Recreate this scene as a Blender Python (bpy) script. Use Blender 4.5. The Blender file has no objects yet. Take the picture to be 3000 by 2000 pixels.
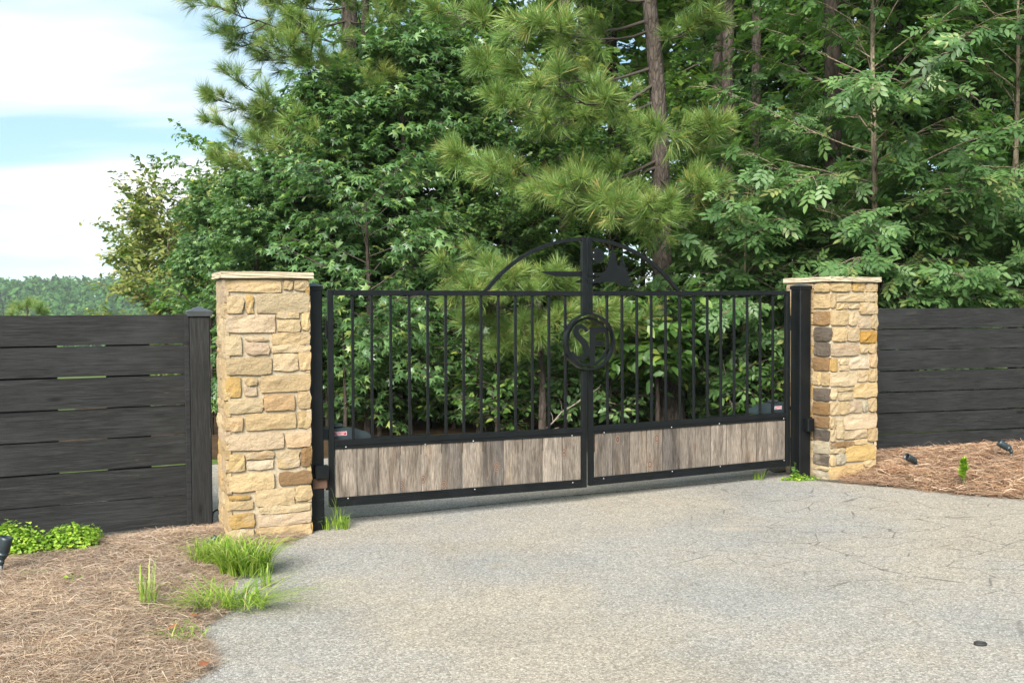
import bpy, bmesh, math, random
import numpy as np
from mathutils import Matrix, Vector

# ------------------------------------------------------------------ camera, sky, sun, exposure
SC = bpy.context.scene
COL = SC.collection
FPX, PITCH, ROLL, EYE = 2912.9, 0.0328, 0.0054, 1.57

def cam_rows():
    fwd = np.array([0, math.cos(PITCH), -math.sin(PITCH)]); right = np.array([1., 0, 0]); down = np.cross(fwd, right)
    c, s = math.cos(ROLL), math.sin(ROLL)
    return np.array([c*right + s*down, -s*right + c*down, fwd])
CR = cam_rows()
cam = bpy.data.cameras.new('camera'); camo = bpy.data.objects.new('camera', cam); COL.objects.link(camo)
m = Matrix.Identity(4)
for i in range(3):
    m[i][0] = CR[0][i]; m[i][1] = -CR[1][i]; m[i][2] = -CR[2][i]
m.translation = (0, 0, EYE)
camo.matrix_world = m
cam.sensor_width = 36; cam.lens = 36*FPX/3000; cam.clip_end = 6000; cam.clip_start = .05
SC.camera = camo

SUN_EL, SUN_AZ = math.radians(36), math.radians(198)      # azimuth clockwise from +Y: behind the camera, a little to its left
W = bpy.data.worlds.new('World'); SC.world = W; W.use_nodes = True
nt = W.node_tree; nt.nodes.clear()
def nd(t, typ, **kw):
    n = t.nodes.new(typ)
    for k, v in kw.items():
        if k in n.inputs: n.inputs[k].default_value = v
        else: setattr(n, k, v)
    return n
sky = nd(nt, 'ShaderNodeTexSky', sky_type='NISHITA', sun_disc=False, sun_elevation=SUN_EL, sun_rotation=SUN_AZ, air_density=1.0, dust_density=0.4, ozone_density=1.5)
bg1 = nd(nt, 'ShaderNodeBackground', Strength=0.035)
tc = nd(nt, 'ShaderNodeTexCoord')
sep = nd(nt, 'ShaderNodeSeparateXYZ'); nt.links.new(tc.outputs['Generated'], sep.inputs[0])
# clouds on a flat layer high above: direction divided by its height
zc = nd(nt, 'ShaderNodeMath', operation='MAXIMUM'); zc.inputs[1].default_value = 0.0; nt.links.new(sep.outputs['Z'], zc.inputs[0])
za = nd(nt, 'ShaderNodeMath', operation='ADD'); za.inputs[1].default_value = 0.10; nt.links.new(zc.outputs[0], za.inputs[0])
dv = nd(nt, 'ShaderNodeVectorMath', operation='DIVIDE'); nt.links.new(tc.outputs['Generated'], dv.inputs[0])
cmb = nd(nt, 'ShaderNodeCombineXYZ')
for a in range(3): nt.links.new(za.outputs[0], cmb.inputs[a])
nt.links.new(cmb.outputs[0], dv.inputs[1])
mp = nd(nt, 'ShaderNodeMapping'); mp.inputs['Scale'].default_value = (0.30, 0.62, 0.0); mp.inputs['Location'].default_value = (8.8, 0.4, 0)
nt.links.new(dv.outputs[0], mp.inputs[0])
n1 = nd(nt, 'ShaderNodeTexNoise', Scale=1.0, Detail=6.0, Roughness=0.52, Distortion=0.35); nt.links.new(mp.outputs[0], n1.inputs['Vector'])
cr = nd(nt, 'ShaderNodeValToRGB'); cr.color_ramp.elements[0].position = 0.46; cr.color_ramp.elements[1].position = 0.64
nt.links.new(n1.outputs['Fac'], cr.inputs[0])
n2 = nd(nt, 'ShaderNodeTexNoise', Scale=3.1, Detail=5.0, Roughness=0.6); nt.links.new(mp.outputs[0], n2.inputs['Vector'])
cc = nd(nt, 'ShaderNodeValToRGB')
cc.color_ramp.elements[0].position = 0.33; cc.color_ramp.elements[0].color = (0.74, 0.86, 0.96, 1)
cc.color_ramp.elements[1].position = 0.62; cc.color_ramp.elements[1].color = (1.0, 1.0, 1.0, 1)
nt.links.new(n2.outputs['Fac'], cc.inputs[0])
bg2 = nd(nt, 'ShaderNodeBackground', Strength=0.355); nt.links.new(cc.outputs[0], bg2.inputs[0])
hs = nd(nt, 'ShaderNodeMix', data_type='RGBA'); hs.inputs[0].default_value = 0.40; hs.inputs[7].default_value = (5.2, 8.6, 10.4, 1)   # thin milky veil over the blue
nt.links.new(sky.outputs[0], hs.inputs[6]); nt.links.new(hs.outputs[2], bg1.inputs[0])
mx = nd(nt, 'ShaderNodeMixShader'); nt.links.new(cr.outputs[0], mx.inputs[0]); nt.links.new(bg1.outputs[0], mx.inputs[1]); nt.links.new(bg2.outputs[0], mx.inputs[2])
wo = nd(nt, 'ShaderNodeOutputWorld'); nt.links.new(mx.outputs[0], wo.inputs[0])

sun = bpy.data.lights.new('sun', 'SUN'); sun.energy = 2.8; sun.angle = math.radians(34); sun.color = (1, .96, .9)
suno = bpy.data.objects.new('sun', sun); COL.objects.link(suno)
sd = Vector((math.sin(SUN_AZ)*math.cos(SUN_EL), math.cos(SUN_AZ)*math.cos(SUN_EL), math.sin(SUN_EL)))
suno.rotation_euler = sd.to_track_quat('Z', 'Y').to_euler(); suno.location = (0, 0, 30)
SC.view_settings.view_transform = 'Standard'; SC.view_settings.look = 'None'; SC.view_settings.exposure = 2.02; SC.view_settings.gamma = 1
SC.view_settings.use_curve_mapping = False
SC.cycles.use_adaptive_sampling = True; SC.cycles.adaptive_threshold = 0.012; SC.cycles.use_denoising = True; SC.cycles.max_bounces = 6; SC.cycles.diffuse_bounces = 5; SC.cycles.glossy_bounces = 2; SC.cycles.transmission_bounces = 3; SC.cycles.transparent_max_bounces = 3; SC.cycles.volume_bounces = 0
SC.cycles.caustics_reflective = False; SC.cycles.caustics_refractive = False

# ------------------------------------------------------------------ helpers
RNG = np.random.default_rng(7); random.seed(7)
def ray(px, py):                       # photo pixel (3000 x 2000) -> world direction with unit forward depth
    return np.array([(px-1500)/FPX, (py-1000)/FPX, 1.0]) @ CR
def at(px, py, depth):                 # point seen at a pixel, at a distance of `depth` metres along +Y
    v = ray(px, py); return v*(depth/v[1]) + np.array([0, 0, EYE])
def slope(x, y):                       # the drive climbs a little along the gate
    s = np.clip((x+1.41)*.926 + (y-7.13)*.378, -8, 10); return .0125*s
def gp(px, py):                        # where a pixel meets the drive
    v = ray(px, py); t = -EYE/v[2]
    for _ in range(6):
        p = v*t; t = (slope(p[0], p[1])-EYE)/v[2]
    return v*t + np.array([0, 0, EYE])
def smooth(a): a = np.clip(a, 0, 1); return a*a*(3-2*a)

def mesh_np(name, V, F, rnd=None):     # V (n,3); F list of (m,k) index arrays
    me = bpy.data.meshes.new(name); V = np.asarray(V, np.float32)
    F = [np.asarray(f, np.int32) for f in (F if isinstance(F, list) else [F]) if len(f)]
    me.vertices.add(len(V)); me.vertices.foreach_set('co', V.ravel())
    loops = np.concatenate([f.ravel() for f in F]); tot = np.concatenate([np.full(len(f), f.shape[1], np.int32) for f in F])
    st = np.concatenate([[0], np.cumsum(tot)[:-1]]).astype(np.int32)
    me.loops.add(len(loops)); me.loops.foreach_set('vertex_index', loops)
    me.polygons.add(len(tot)); me.polygons.foreach_set('loop_start', st)
    try: me.polygons.foreach_set('loop_total', tot)
    except Exception: pass
    if rnd is not None:
        a = me.attributes.new('rnd', 'FLOAT', 'POINT'); a.data.foreach_set('value', np.asarray(rnd, np.float32))
    me.update(calc_edges=True); return me
def ob(name, me, mat=None, parent=None, loc=None, rot=None, **props):
    o = bpy.data.objects.new(name, me); COL.objects.link(o)
    if mat is not None and me is not None and not me.materials: me.materials.append(mat)
    if parent is not None: o.parent = parent
    if loc is not None: o.location = loc
    if rot is not None: o.rotation_euler = rot
    for k, v in props.items(): o[k] = v
    return o
def thing(name, label, cat, loc=(0, 0, 0), rot=(0, 0, 0), group=None):
    o = ob(name, None, loc=loc, rot=rot, label=label, category=cat)
    if group: o['group'] = group
    return o
def bm_mesh(name, bm, smooth_=False):
    me = bpy.data.meshes.new(name); bm.normal_update(); bm.to_mesh(me); bm.free()
    if smooth_: me.polygons.foreach_set('use_smooth', [True]*len(me.polygons))
    return me
def box_bm(x0, x1, y0, y1, z0, z1, bev=0.0, bm=None):
    b = bmesh.new()
    r = bmesh.ops.create_cube(b, size=1)
    for v in b.verts: v.co = Vector(((x0+x1)/2+v.co.x*(x1-x0), (y0+y1)/2+v.co.y*(y1-y0), (z0+z1)/2+v.co.z*(z1-z0)))
    if bev: bmesh.ops.bevel(b, geom=b.edges[:], offset=bev, segments=1, affect='EDGES')
    if bm is None: return b
    me = bpy.data.meshes.new('t'); b.to_mesh(me); b.free(); bm.from_mesh(me); bpy.data.meshes.remove(me); return bm
def box(name, x0, x1, y0, y1, z0, z1, mat, parent=None, bev=.003, **props):
    return ob(name, bm_mesh(name, box_bm(x0, x1, y0, y1, z0, z1, bev)), mat, parent, **props)
def prism(name, pts, y0, y1, mat, parent=None, holes=None, **props):     # outline in x,z pulled from y0 to y1
    bm = bmesh.new(); f = bm.faces.new([bm.verts.new((p[0], y0, p[1])) for p in pts])
    r = bmesh.ops.extrude_face_region(bm, geom=[f])
    for v in r['geom']:
        if isinstance(v, bmesh.types.BMVert): v.co.y = y1
    bmesh.ops.recalc_face_normals(bm, faces=bm.faces[:]); bmesh.ops.triangulate(bm, faces=[f for f in bm.faces if len(f.verts) > 4])
    return ob(name, bm_mesh(name, bm), mat, parent, **props)
def lathe(name, prof, seg, mat, parent=None, axis='Z', **props):
    pr = np.array(prof, float); n = len(pr); a = np.arange(seg)*2*math.pi/seg
    V = np.stack([np.outer(pr[:, 0], np.cos(a)), np.outer(pr[:, 0], np.sin(a)), np.repeat(pr[:, 1:2], seg, 1)], -1).reshape(-1, 3)
    i, j = np.meshgrid(np.arange(n-1), np.arange(seg), indexing='ij'); j2 = (j+1) % seg
    F = np.stack([i*seg+j, i*seg+j2, (i+1)*seg+j2, (i+1)*seg+j], -1).reshape(-1, 4)
    me = mesh_np(name, V, F); me.polygons.foreach_set('use_smooth', [True]*len(me.polygons))
    return ob(name, me, mat, parent, **props)
def frames(P):                                     # tangents and two normals along a path
    T = np.gradient(P, axis=0); T /= np.linalg.norm(T, axis=1, keepdims=True)+1e-9
    ref = np.array([0, 0, 1.]) if abs(T[0, 2]) < .9 else np.array([1., 0, 0])
    A = np.cross(T, ref); A /= np.linalg.norm(A, axis=1, keepdims=True)+1e-9
    return T, A, np.cross(T, A)
class Wood:                                        # gathers tubes into one mesh
    def __init__(s): s.V = []; s.F = []; s.n = 0
    def tube(s, P, r, seg=6):
        P = np.asarray(P, float); r = np.broadcast_to(np.asarray(r, float), (len(P),)); T, A, B = frames(P)
        a = np.arange(seg)*2*math.pi/seg
        V = P[:, None] + r[:, None, None]*(np.cos(a)[None, :, None]*A[:, None] + np.sin(a)[None, :, None]*B[:, None])
        i, j = np.meshgrid(np.arange(len(P)-1), np.arange(seg), indexing='ij'); j2 = (j+1) % seg
        s.F.append(s.n + np.stack([i*seg+j, i*seg+j2, (i+1)*seg+j2, (i+1)*seg+j], -1).reshape(-1, 4)); s.V.append(V.reshape(-1, 3)); s.n += len(P)*seg
    def mesh(s, name):
        me = mesh_np(name, np.concatenate(s.V), np.concatenate(s.F)); me.polygons.foreach_set('use_smooth', [True]*len(me.polygons)); return me
def inside(poly, X, Y):
    c = np.zeros(len(X), bool); n = len(poly); j = n-1
    for i in range(n):
        xi, yi = poly[i]; xj, yj = poly[j]
        c ^= ((yi > Y) != (yj > Y)) & (X < (xj-xi)*(Y-yi)/(yj-yi+1e-12)+xi); j = i
    return c
def noise2(x, y, s=1.0, seed=0):                   # cheap smooth noise
    r = np.random.default_rng(seed); o = 0
    for k in range(5):
        a = r.uniform(0, 6.28); f = s*(1.7**k)*r.uniform(.8, 1.2); o = o + np.sin((x*math.cos(a)+y*math.sin(a))*f + r.uniform(0, 6.28))/(1.5**k)
    return o/2.4

# ------------------------------------------------------------------ materials
def srgb(r, g, b, k=1.0):
    f = lambda c: ((c/255)/12.92 if c/255 <= .04045 else ((c/255+.055)/1.055)**2.4)*k
    return (f(r), f(g), f(b), 1)
def mat(name):
    M = bpy.data.materials.new(name); M.use_nodes = True; t = M.node_tree; t.nodes.clear()
    p = nd(t, 'ShaderNodeBsdfPrincipled'); o = nd(t, 'ShaderNodeOutputMaterial'); t.links.new(p.outputs[0], o.inputs[0])
    return M, t, p, o
def ramp(t, src, stops):
    c = nd(t, 'ShaderNodeValToRGB'); e = c.color_ramp.elements
    while len(e) < len(stops): e.new(.5)
    for k, (pos, col) in enumerate(stops): e[k].position = pos; e[k].color = col if len(col) == 4 else (*col, 1)
    t.links.new(src, c.inputs[0]); return c.outputs[0]
def noise(t, vec, scale, detail=4, rough=.55, dist=0.0, mapscale=None, out='Fac'):
    if mapscale is not None:
        mp = nd(t, 'ShaderNodeMapping'); mp.inputs['Scale'].default_value = mapscale; t.links.new(vec, mp.inputs[0]); vec = mp.outputs[0]
    n = nd(t, 'ShaderNodeTexNoise', Scale=scale, Detail=detail, Roughness=rough, Distortion=dist); t.links.new(vec, n.inputs['Vector']); return n.outputs[out]
def vor(t, vec, scale, feature='F1', out='Distance', rnd=1.0, mapscale=None):
    if mapscale is not None:
        mp = nd(t, 'ShaderNodeMapping'); mp.inputs['Scale'].default_value = mapscale; t.links.new(vec, mp.inputs[0]); vec = mp.outputs[0]
    n = nd(t, 'ShaderNodeTexVoronoi', feature=feature, Scale=scale, Randomness=rnd); t.links.new(vec, n.inputs['Vector']); return n.outputs[out]
def mix(t, fac, a, b, mode='MIX'):
    n = nd(t, 'ShaderNodeMix', data_type='RGBA', blend_type=mode)
    for s, v in ((0, fac), (6, a), (7, b)):
        if hasattr(v, 'is_output'): t.links.new(v, n.inputs[s])
        else: n.inputs[s].default_value = v
    return n.outputs[2]
def math_(t, op, a, b=0.0):
    n = nd(t, 'ShaderNodeMath', operation=op)
    for s, v in ((0, a), (1, b)):
        if hasattr(v, 'is_output'): t.links.new(v, n.inputs[s])
        else: n.inputs[s].default_value = v
    return n.outputs[0]
def bump(t, p, h, strength=.5, dist=.01):
    b = nd(t, 'ShaderNodeBump', Strength=strength, Distance=dist); t.links.new(h, b.inputs['Height']); t.links.new(b.outputs[0], p.inputs['Normal'])
def dim(t, c, k): return mix(t, 1.0, c, (k, k, k, 1), 'MULTIPLY')
def coords(t, kind='Object'): return nd(t, 'ShaderNodeTexCoord').outputs[kind]
def obj_info(t, out='Random'): return nd(t, 'ShaderNodeObjectInfo').outputs[out]
def shifted(t, vec, amount=17.0):                  # each piece cut from another place of the grain
    r = obj_info(t); c = nd(t, 'ShaderNodeCombineXYZ')
    for a in range(3): t.links.new(math_(t, 'MULTIPLY', r, amount*(1+.7*a)), c.inputs[a])
    n = nd(t, 'ShaderNodeVectorMath', operation='ADD'); t.links.new(vec, n.inputs[0]); t.links.new(c.outputs[0], n.inputs[1]); return n.outputs[0]

def m_asphalt():
    M, t, p, o = mat('chip seal asphalt'); v = coords(t)
    chip = vor(t, v, 112, out='Color'); g = nd(t, 'ShaderNodeSeparateColor'); t.links.new(chip, g.inputs[0])
    base = ramp(t, g.outputs[0], [(0, (.26, .25, .23)), (.35, (.40, .385, .35)), (.75, (.50, .48, .435)), (1, (.66, .635, .58))])
    edge = vor(t, v, 112, 'DISTANCE_TO_EDGE'); gap = ramp(t, edge, [(0, (.42, .40, .37)), (.09, (1, 1, 1))])
    c = mix(t, .85, base, gap, 'MULTIPLY')
    tint = noise(t, v, .36, 4, .6); c = mix(t, ramp(t, tint, [(.40, (0, 0, 0)), (.56, (.9, .9, .9))]), c, mix(t, 1.0, c, (1.17, 1.07, .93, 1), 'MULTIPLY'))
    tint2 = noise(t, v, .9, 5, .65, 0, (1, 1, 1)); c = mix(t, ramp(t, tint2, [(.36, (.8, .8, .8)), (.52, (0, 0, 0))]), c, mix(t, 1.0, c, (.86, .865, .87, 1), 'MULTIPLY'))
    st = noise(t, v, 2.6, 6, .7, .4); c = mix(t, ramp(t, st, [(.60, (0, 0, 0)), (.74, (.5, .5, .5))]), c, (.42, .34, .23, 1))
    dark = noise(t, v, 9, 4, .7); c = mix(t, ramp(t, dark, [(.26, (.3, .3, .3)), (.40, (0, 0, 0))]), c, (.16, .15, .135, 1))
    ck = vor(t, v, 3.6, 'DISTANCE_TO_EDGE', mapscale=(.6, 1.2, 1)); wob = noise(t, v, 7, 5, .7)
    ckw = math_(t, 'ADD', ck, math_(t, 'MULTIPLY', math_(t, 'SUBTRACT', wob, .5), .085))
    dv_ = nd(t, 'ShaderNodeVectorMath', operation='DISTANCE'); dv_.inputs[1].default_value = (3.0, 6.6, 0); t.links.new(v, dv_.inputs[0])
    area = ramp(t, math_(t, 'ADD', math_(t, 'MULTIPLY', dv_.outputs['Value'], .25), math_(t, 'MULTIPLY', math_(t, 'SUBTRACT', noise(t, v, .8, 3, .6), .5), .9)), [(.38, (1, 1, 1)), (.62, (0, 0, 0))])
    sandy = noise(t, v, 1.3, 5, .65, .3, (.45, 1.3, 1)); sm_ = math_(t, 'MULTIPLY', ramp(t, sandy, [(.60, (0, 0, 0)), (.68, (.8, .8, .8))]), area); c = mix(t, sm_, c, (.60, .50, .36, 1))
    line = ramp(t, ckw, [(0, (.7, .7, .7)), (.007, (.45, .45, .45)), (.015, (0, 0, 0))])
    c = mix(t, math_(t, 'MULTIPLY', area, line), c, (.10, .09, .08, 1))
    t.links.new(dim(t, c, 0.70), p.inputs['Base Color']); p.inputs['Roughness'].default_value = .85; p.inputs['Specular IOR Level'].default_value = .25
    h = mix(t, .5, ramp(t, edge, [(0, (0, 0, 0)), (.25, (1, 1, 1))]), chip, 'MULTIPLY'); bump(t, p, h, .7, .006)
    return M
def m_soil(name, a, b, c, s=14):
    M, t, p, o = mat(name); v = coords(t)
    n = noise(t, v, s, 8, .7); n2 = noise(t, v, s*.12, 4, .6)
    col = mix(t, n2, ramp(t, n, [(.3, a), (.5, b), (.7, c)]), ramp(t, n, [(.3, b), (.7, c)]))
    t.links.new(dim(t, col, 0.62), p.inputs['Base Color']); p.inputs['Roughness'].default_value = .95; p.inputs['Specular IOR Level'].default_value = .1
    bump(t, p, noise(t, v, s*5, 5, .7), .6, .02); return M
def m_stone():
    M, t, p, o = mat('rock faced sandstone'); v = shifted(t, coords(t)); oc = obj_info(t, 'Color')
    bed = noise(t, v, 5, 6, .65, .5, (1, 1, 4)); c = mix(t, .55, oc, ramp(t, bed, [(.28, (.55, .44, .30)), (.45, (.95, .90, .82)), (.6, (1.1, 1.02, .92)), (.75, (.95, .78, .55))]), 'MULTIPLY')
    iron = noise(t, v, 3.2, 5, .6, 1.2, (1, 1, 2.2)); c = mix(t, ramp(t, iron, [(.58, (0, 0, 0)), (.70, (.38, .38, .38))]), c, (.50, .27, .09, 1))
    pale = noise(t, v, 4.1, 5, .6); c = mix(t, ramp(t, pale, [(.56, (0, 0, 0)), (.72, (.6, .6, .6))]), c, (.62, .52, .40, 1))
    grit = noise(t, v, 90, 4, .7); c = mix(t, .28, c, ramp(t, grit, [(.3, (.3, .3, .3)), (.7, (1.3, 1.3, 1.3))]), 'MULTIPLY')
    ck = vor(t, v, 9, 'DISTANCE_TO_EDGE', mapscale=(.7, .7, 1.6)); c = mix(t, ramp(t, ck, [(0, (.45, .45, .45)), (.012, (0, 0, 0))]), c, (.16, .10, .05, 1))
    t.links.new(dim(t, c, 0.60), p.inputs['Base Color']); p.inputs['Roughness'].default_value = .9; p.inputs['Specular IOR Level'].default_value = .2
    h = math_(t, 'ADD', noise(t, v, 22, 7, .68, 0, (1, 1, 1.8)), math_(t, 'MULTIPLY', grit, .25)); bump(t, p, h, .75, .022); return M
def m_mortar():
    M, t, p, o = mat('buff mortar'); v = coords(t); n = noise(t, v, 60, 6, .7)
    t.links.new(dim(t, mix(t, noise(t, v, 5, 3), ramp(t, n, [(.3, (.50, .39, .24)), (.7, (.68, .56, .38))]), ramp(t, n, [(.3, (.36, .29, .19)), (.7, (.56, .48, .36))])), .66), p.inputs['Base Color'])
    p.inputs['Roughness'].default_value = .95; bump(t, p, n, .6, .01); return M
def m_cap():
    M, t, p, o = mat('limestone cap'); v = coords(t); n = noise(t, v, 14, 6, .65)
    t.links.new(dim(t, ramp(t, n, [(.3, (.46, .375, .245)), (.5, (.57, .475, .325)), (.7, (.62, .53, .38))]), .68), p.inputs['Base Color']); p.inputs['Roughness'].default_value = .85
    bump(t, p, noise(t, v, 30, 6, .7), .5, .01); return M
def m_metal(name='black painted steel', k=1.0, sp=.2):
    M, t, p, o = mat(name); v = coords(t); n = noise(t, v, 9, 6, .65)
    c = ramp(t, n, [(.3, (.006*k, .0075*k, .008*k)), (.7, (.012*k, .0135*k, .0145*k))])
    sc = noise(t, v, 38, 3, .8); c = mix(t, ramp(t, sc, [(.70, (0, 0, 0)), (.78, (.35, .35, .35))]), c, (.05, .05, .047, 1))
    t.links.new(dim(t, c, 0.6), p.inputs['Base Color']); t.links.new(ramp(t, n, [(.3, (.30, .30, .30)), (.7, (.46, .46, .46))]), p.inputs['Roughness']); p.inputs['Specular IOR Level'].default_value = sp
    bump(t, p, noise(t, v, 120, 3), .08, .004); return M
def m_blackwood():
    M, t, p, o = mat('black stained board'); v = shifted(t, coords(t))
    g = noise(t, v, 9, 8, .7, .35, (.35, 6, 6)); f = noise(t, v, 30, 5, .7, .2, (.25, 8, 8))
    c = ramp(t, g, [(.25, (.012, .0122, .0118)), (.5, (.030, .0305, .0295)), (.72, (.055, .0555, .0535))])
    c = mix(t, .9, c, ramp(t, f, [(.34, (.25, .25, .25)), (.66, (1.6, 1.6, 1.6))]), 'MULTIPLY')
    wash = noise(t, v, 1.6, 5, .6, .5, (1, 2.2, 2.2)); c = mix(t, ramp(t, wash, [(.50, (0, 0, 0)), (.74, (.38, .38, .38))]), c, (.075, .080, .080, 1))
    wear = noise(t, v, 4, 6, .75, 0, (.6, 5, 5)); wa = noise(t, v, .9, 2, .5); wm = math_(t, 'MULTIPLY', ramp(t, wear, [(.62, (0, 0, 0)), (.72, (1, 1, 1))]), ramp(t, wa, [(.46, (0, 0, 0)), (.62, (.9, .9, .9))]))
    c = mix(t, wm, c, (.17, .14, .11, 1))
    kn = vor(t, v, 1.0, mapscale=(1.5, 5, 5)); c = mix(t, ramp(t, kn, [(.04, (.95, .95, .95)), (.10, (0, 0, 0))]), c, (.005, .005, .005, 1))
    t.links.new(dim(t, c, 0.5), p.inputs['Base Color']); p.inputs['Roughness'].default_value = .7; p.inputs['Specular IOR Level'].default_value = .22
    bump(t, p, math_(t, 'ADD', g, math_(t, 'MULTIPLY', f, .6)), .55, .008); return M
def m_greywood():
    M, t, p, o = mat('weathered cedar board'); v = shifted(t, coords(t)); r = obj_info(t)
    wv = nd(t, 'ShaderNodeVectorMath', operation='ADD'); nz = noise(t, v, 3.2, 2, .5, 0, (1, 1, .8), 'Color'); sc = nd(t, 'ShaderNodeVectorMath', operation='SCALE'); sc.inputs['Scale'].default_value = .05
    t.links.new(nz, sc.inputs[0]); t.links.new(v, wv.inputs[0]); t.links.new(sc.outputs[0], wv.inputs[1]); vv = wv.outputs[0]
    g = noise(t, vv, 26, 7, .72, .1, (5, 5, .33)); f = noise(t, vv, 75, 4, .7, 0, (5, 5, .25))
    c = ramp(t, g, [(.24, (.07, .064, .058)), (.42, (.22, .205, .188)), (.58, (.36, .335, .305)), (.76, (.54, .50, .45))])
    c = mix(t, .55, c, ramp(t, f, [(.3, (.35, .34, .33)), (.7, (1.45, 1.42, 1.4))]), 'MULTIPLY')
    patch = noise(t, vv, 3.0, 3, .55, 0, (7, 7, .7)); c = mix(t, ramp(t, patch, [(.36, (.8, .8, .8)), (.56, (0, 0, 0))]), c, mix(t, 1.0, c, (.46, .44, .43, 1), 'MULTIPLY'))
    warm = noise(t, vv, 2.0, 3, .6, 0, (3, 3, .9)); c = mix(t, ramp(t, warm, [(.56, (0, 0, 0)), (.74, (.6, .6, .6))]), c, mix(t, 1.0, c, (1.28, 1.09, .90, 1), 'MULTIPLY'))
    c = mix(t, 1.0, c, ramp(t, r, [(0, (.45, .45, .46)), (.35, (.72, .69, .66)), (.7, (.92, .86, .79)), (1, (1.12, 1.08, 1.02))]), 'MULTIPLY')
    kn = vor(t, v, 1.0, mapscale=(6.5, 6.5, 4.2)); ring = math_(t, 'SINE', math_(t, 'MULTIPLY', kn, 95))
    km = ramp(t, kn, [(.13, (1, 1, 1)), (.20, (0, 0, 0))]); kc = ramp(t, ring, [(0, (.10, .06, .045)), (1, (.36, .25, .19))])
    c = mix(t, math_(t, 'MULTIPLY', km, .8), c, kc)
    t.links.new(dim(t, mix(t, 1.0, c, (1.05, 1.0, .94, 1), 'MULTIPLY'), 0.68), p.inputs['Base Color']); p.inputs['Roughness'].default_value = .9; p.inputs['Specular IOR Level'].default_value = .2
    bump(t, p, math_(t, 'ADD', g, f), .5, .006); return M
def m_leaf(name, stops, trans=.3, rough=.42, spec=.5, tcol=(.20, .42, .05)):
    M, t, p, o = mat(name); a = nd(t, 'ShaderNodeAttribute', attribute_name='rnd'); c = ramp(t, a.outputs['Fac'], stops)
    c = mix(t, .35, c, ramp(t, noise(t, coords(t), 1.1, 3, .6), [(.35, (.62, .66, .62)), (.65, (1.3, 1.25, 1.2))]), 'MULTIPLY')
    t.links.new(c, p.inputs['Base Color']); p.inputs['Roughness'].default_value = rough; p.inputs['Specular IOR Level'].default_value = spec
    tr = nd(t, 'ShaderNodeBsdfTranslucent'); t.links.new(mix(t, .6, c, (*tcol, 1)), tr.inputs[0])
    m_ = nd(t, 'ShaderNodeMixShader'); m_.inputs[0].default_value = trans; t.links.new(p.outputs[0], m_.inputs[1]); t.links.new(tr.outputs[0], m_.inputs[2]); t.links.new(m_.outputs[0], o.inputs[0])
    return M
def m_bark(name, a, b, c, s=11):
    M, t, p, o = mat(name); v = coords(t, 'Object')
    e = vor(t, v, s, 'DISTANCE_TO_EDGE', mapscale=(1, 1, .35)); n = noise(t, v, s*1.6, 6, .7, .4, (1, 1, .3)); big = noise(t, v, 2.2, 4, .6)
    col = ramp(t, n, [(.28, a), (.5, b), (.74, c)]); col = mix(t, ramp(t, e, [(0, (.6, .6, .6)), (.10, (0, 0, 0))]), col, (a[0]*.4, a[1]*.4, a[2]*.4, 1))
    col = mix(t, .4, col, ramp(t, big, [(.3, (.6, .6, .6)), (.7, (1.3, 1.28, 1.2))]), 'MULTIPLY')
    t.links.new(col, p.inputs['Base Color']); p.inputs['Roughness'].default_value = .92; p.inputs['Specular IOR Level'].default_value = .15
    bump(t, p, math_(t, 'ADD', math_(t, 'MINIMUM', e, .2), math_(t, 'MULTIPLY', n, .3)), .9, .03); return M
def m_flat(name, col, rough=.6, spec=.4, k=.25, s=25):
    M, t, p, o = mat(name); n = noise(t, coords(t), s, 5, .65)
    t.links.new(mix(t, k, (*col, 1), ramp(t, n, [(.3, (.45, .45, .45)), (.7, (1.5, 1.5, 1.5))]), 'MULTIPLY'), p.inputs['Base Color']); p.inputs['Roughness'].default_value = rough; p.inputs['Specular IOR Level'].default_value = spec
    return M
def m_strand(name, stops, rough=.7, trans=0.0):
    M, t, p, o = mat(name); a = nd(t, 'ShaderNodeAttribute', attribute_name='rnd'); c = ramp(t, a.outputs['Fac'], stops)
    big = noise(t, coords(t), 1.6, 4, .6); c = mix(t, .45, c, ramp(t, big, [(.32, (.62, .60, .64)), (.68, (1.28, 1.2, 1.08))]), 'MULTIPLY')
    t.links.new(dim(t, c, 0.80), p.inputs['Base Color']); p.inputs['Roughness'].default_value = rough; p.inputs['Specular IOR Level'].default_value = .3
    if trans:
        tr = nd(t, 'ShaderNodeBsdfTranslucent'); t.links.new(c, tr.inputs[0]); m_ = nd(t, 'ShaderNodeMixShader'); m_.inputs[0].default_value = trans
        t.links.new(p.outputs[0], m_.inputs[1]); t.links.new(tr.outputs[0], m_.inputs[2]); t.links.new(m_.outputs[0], o.inputs[0])
    return M
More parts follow.
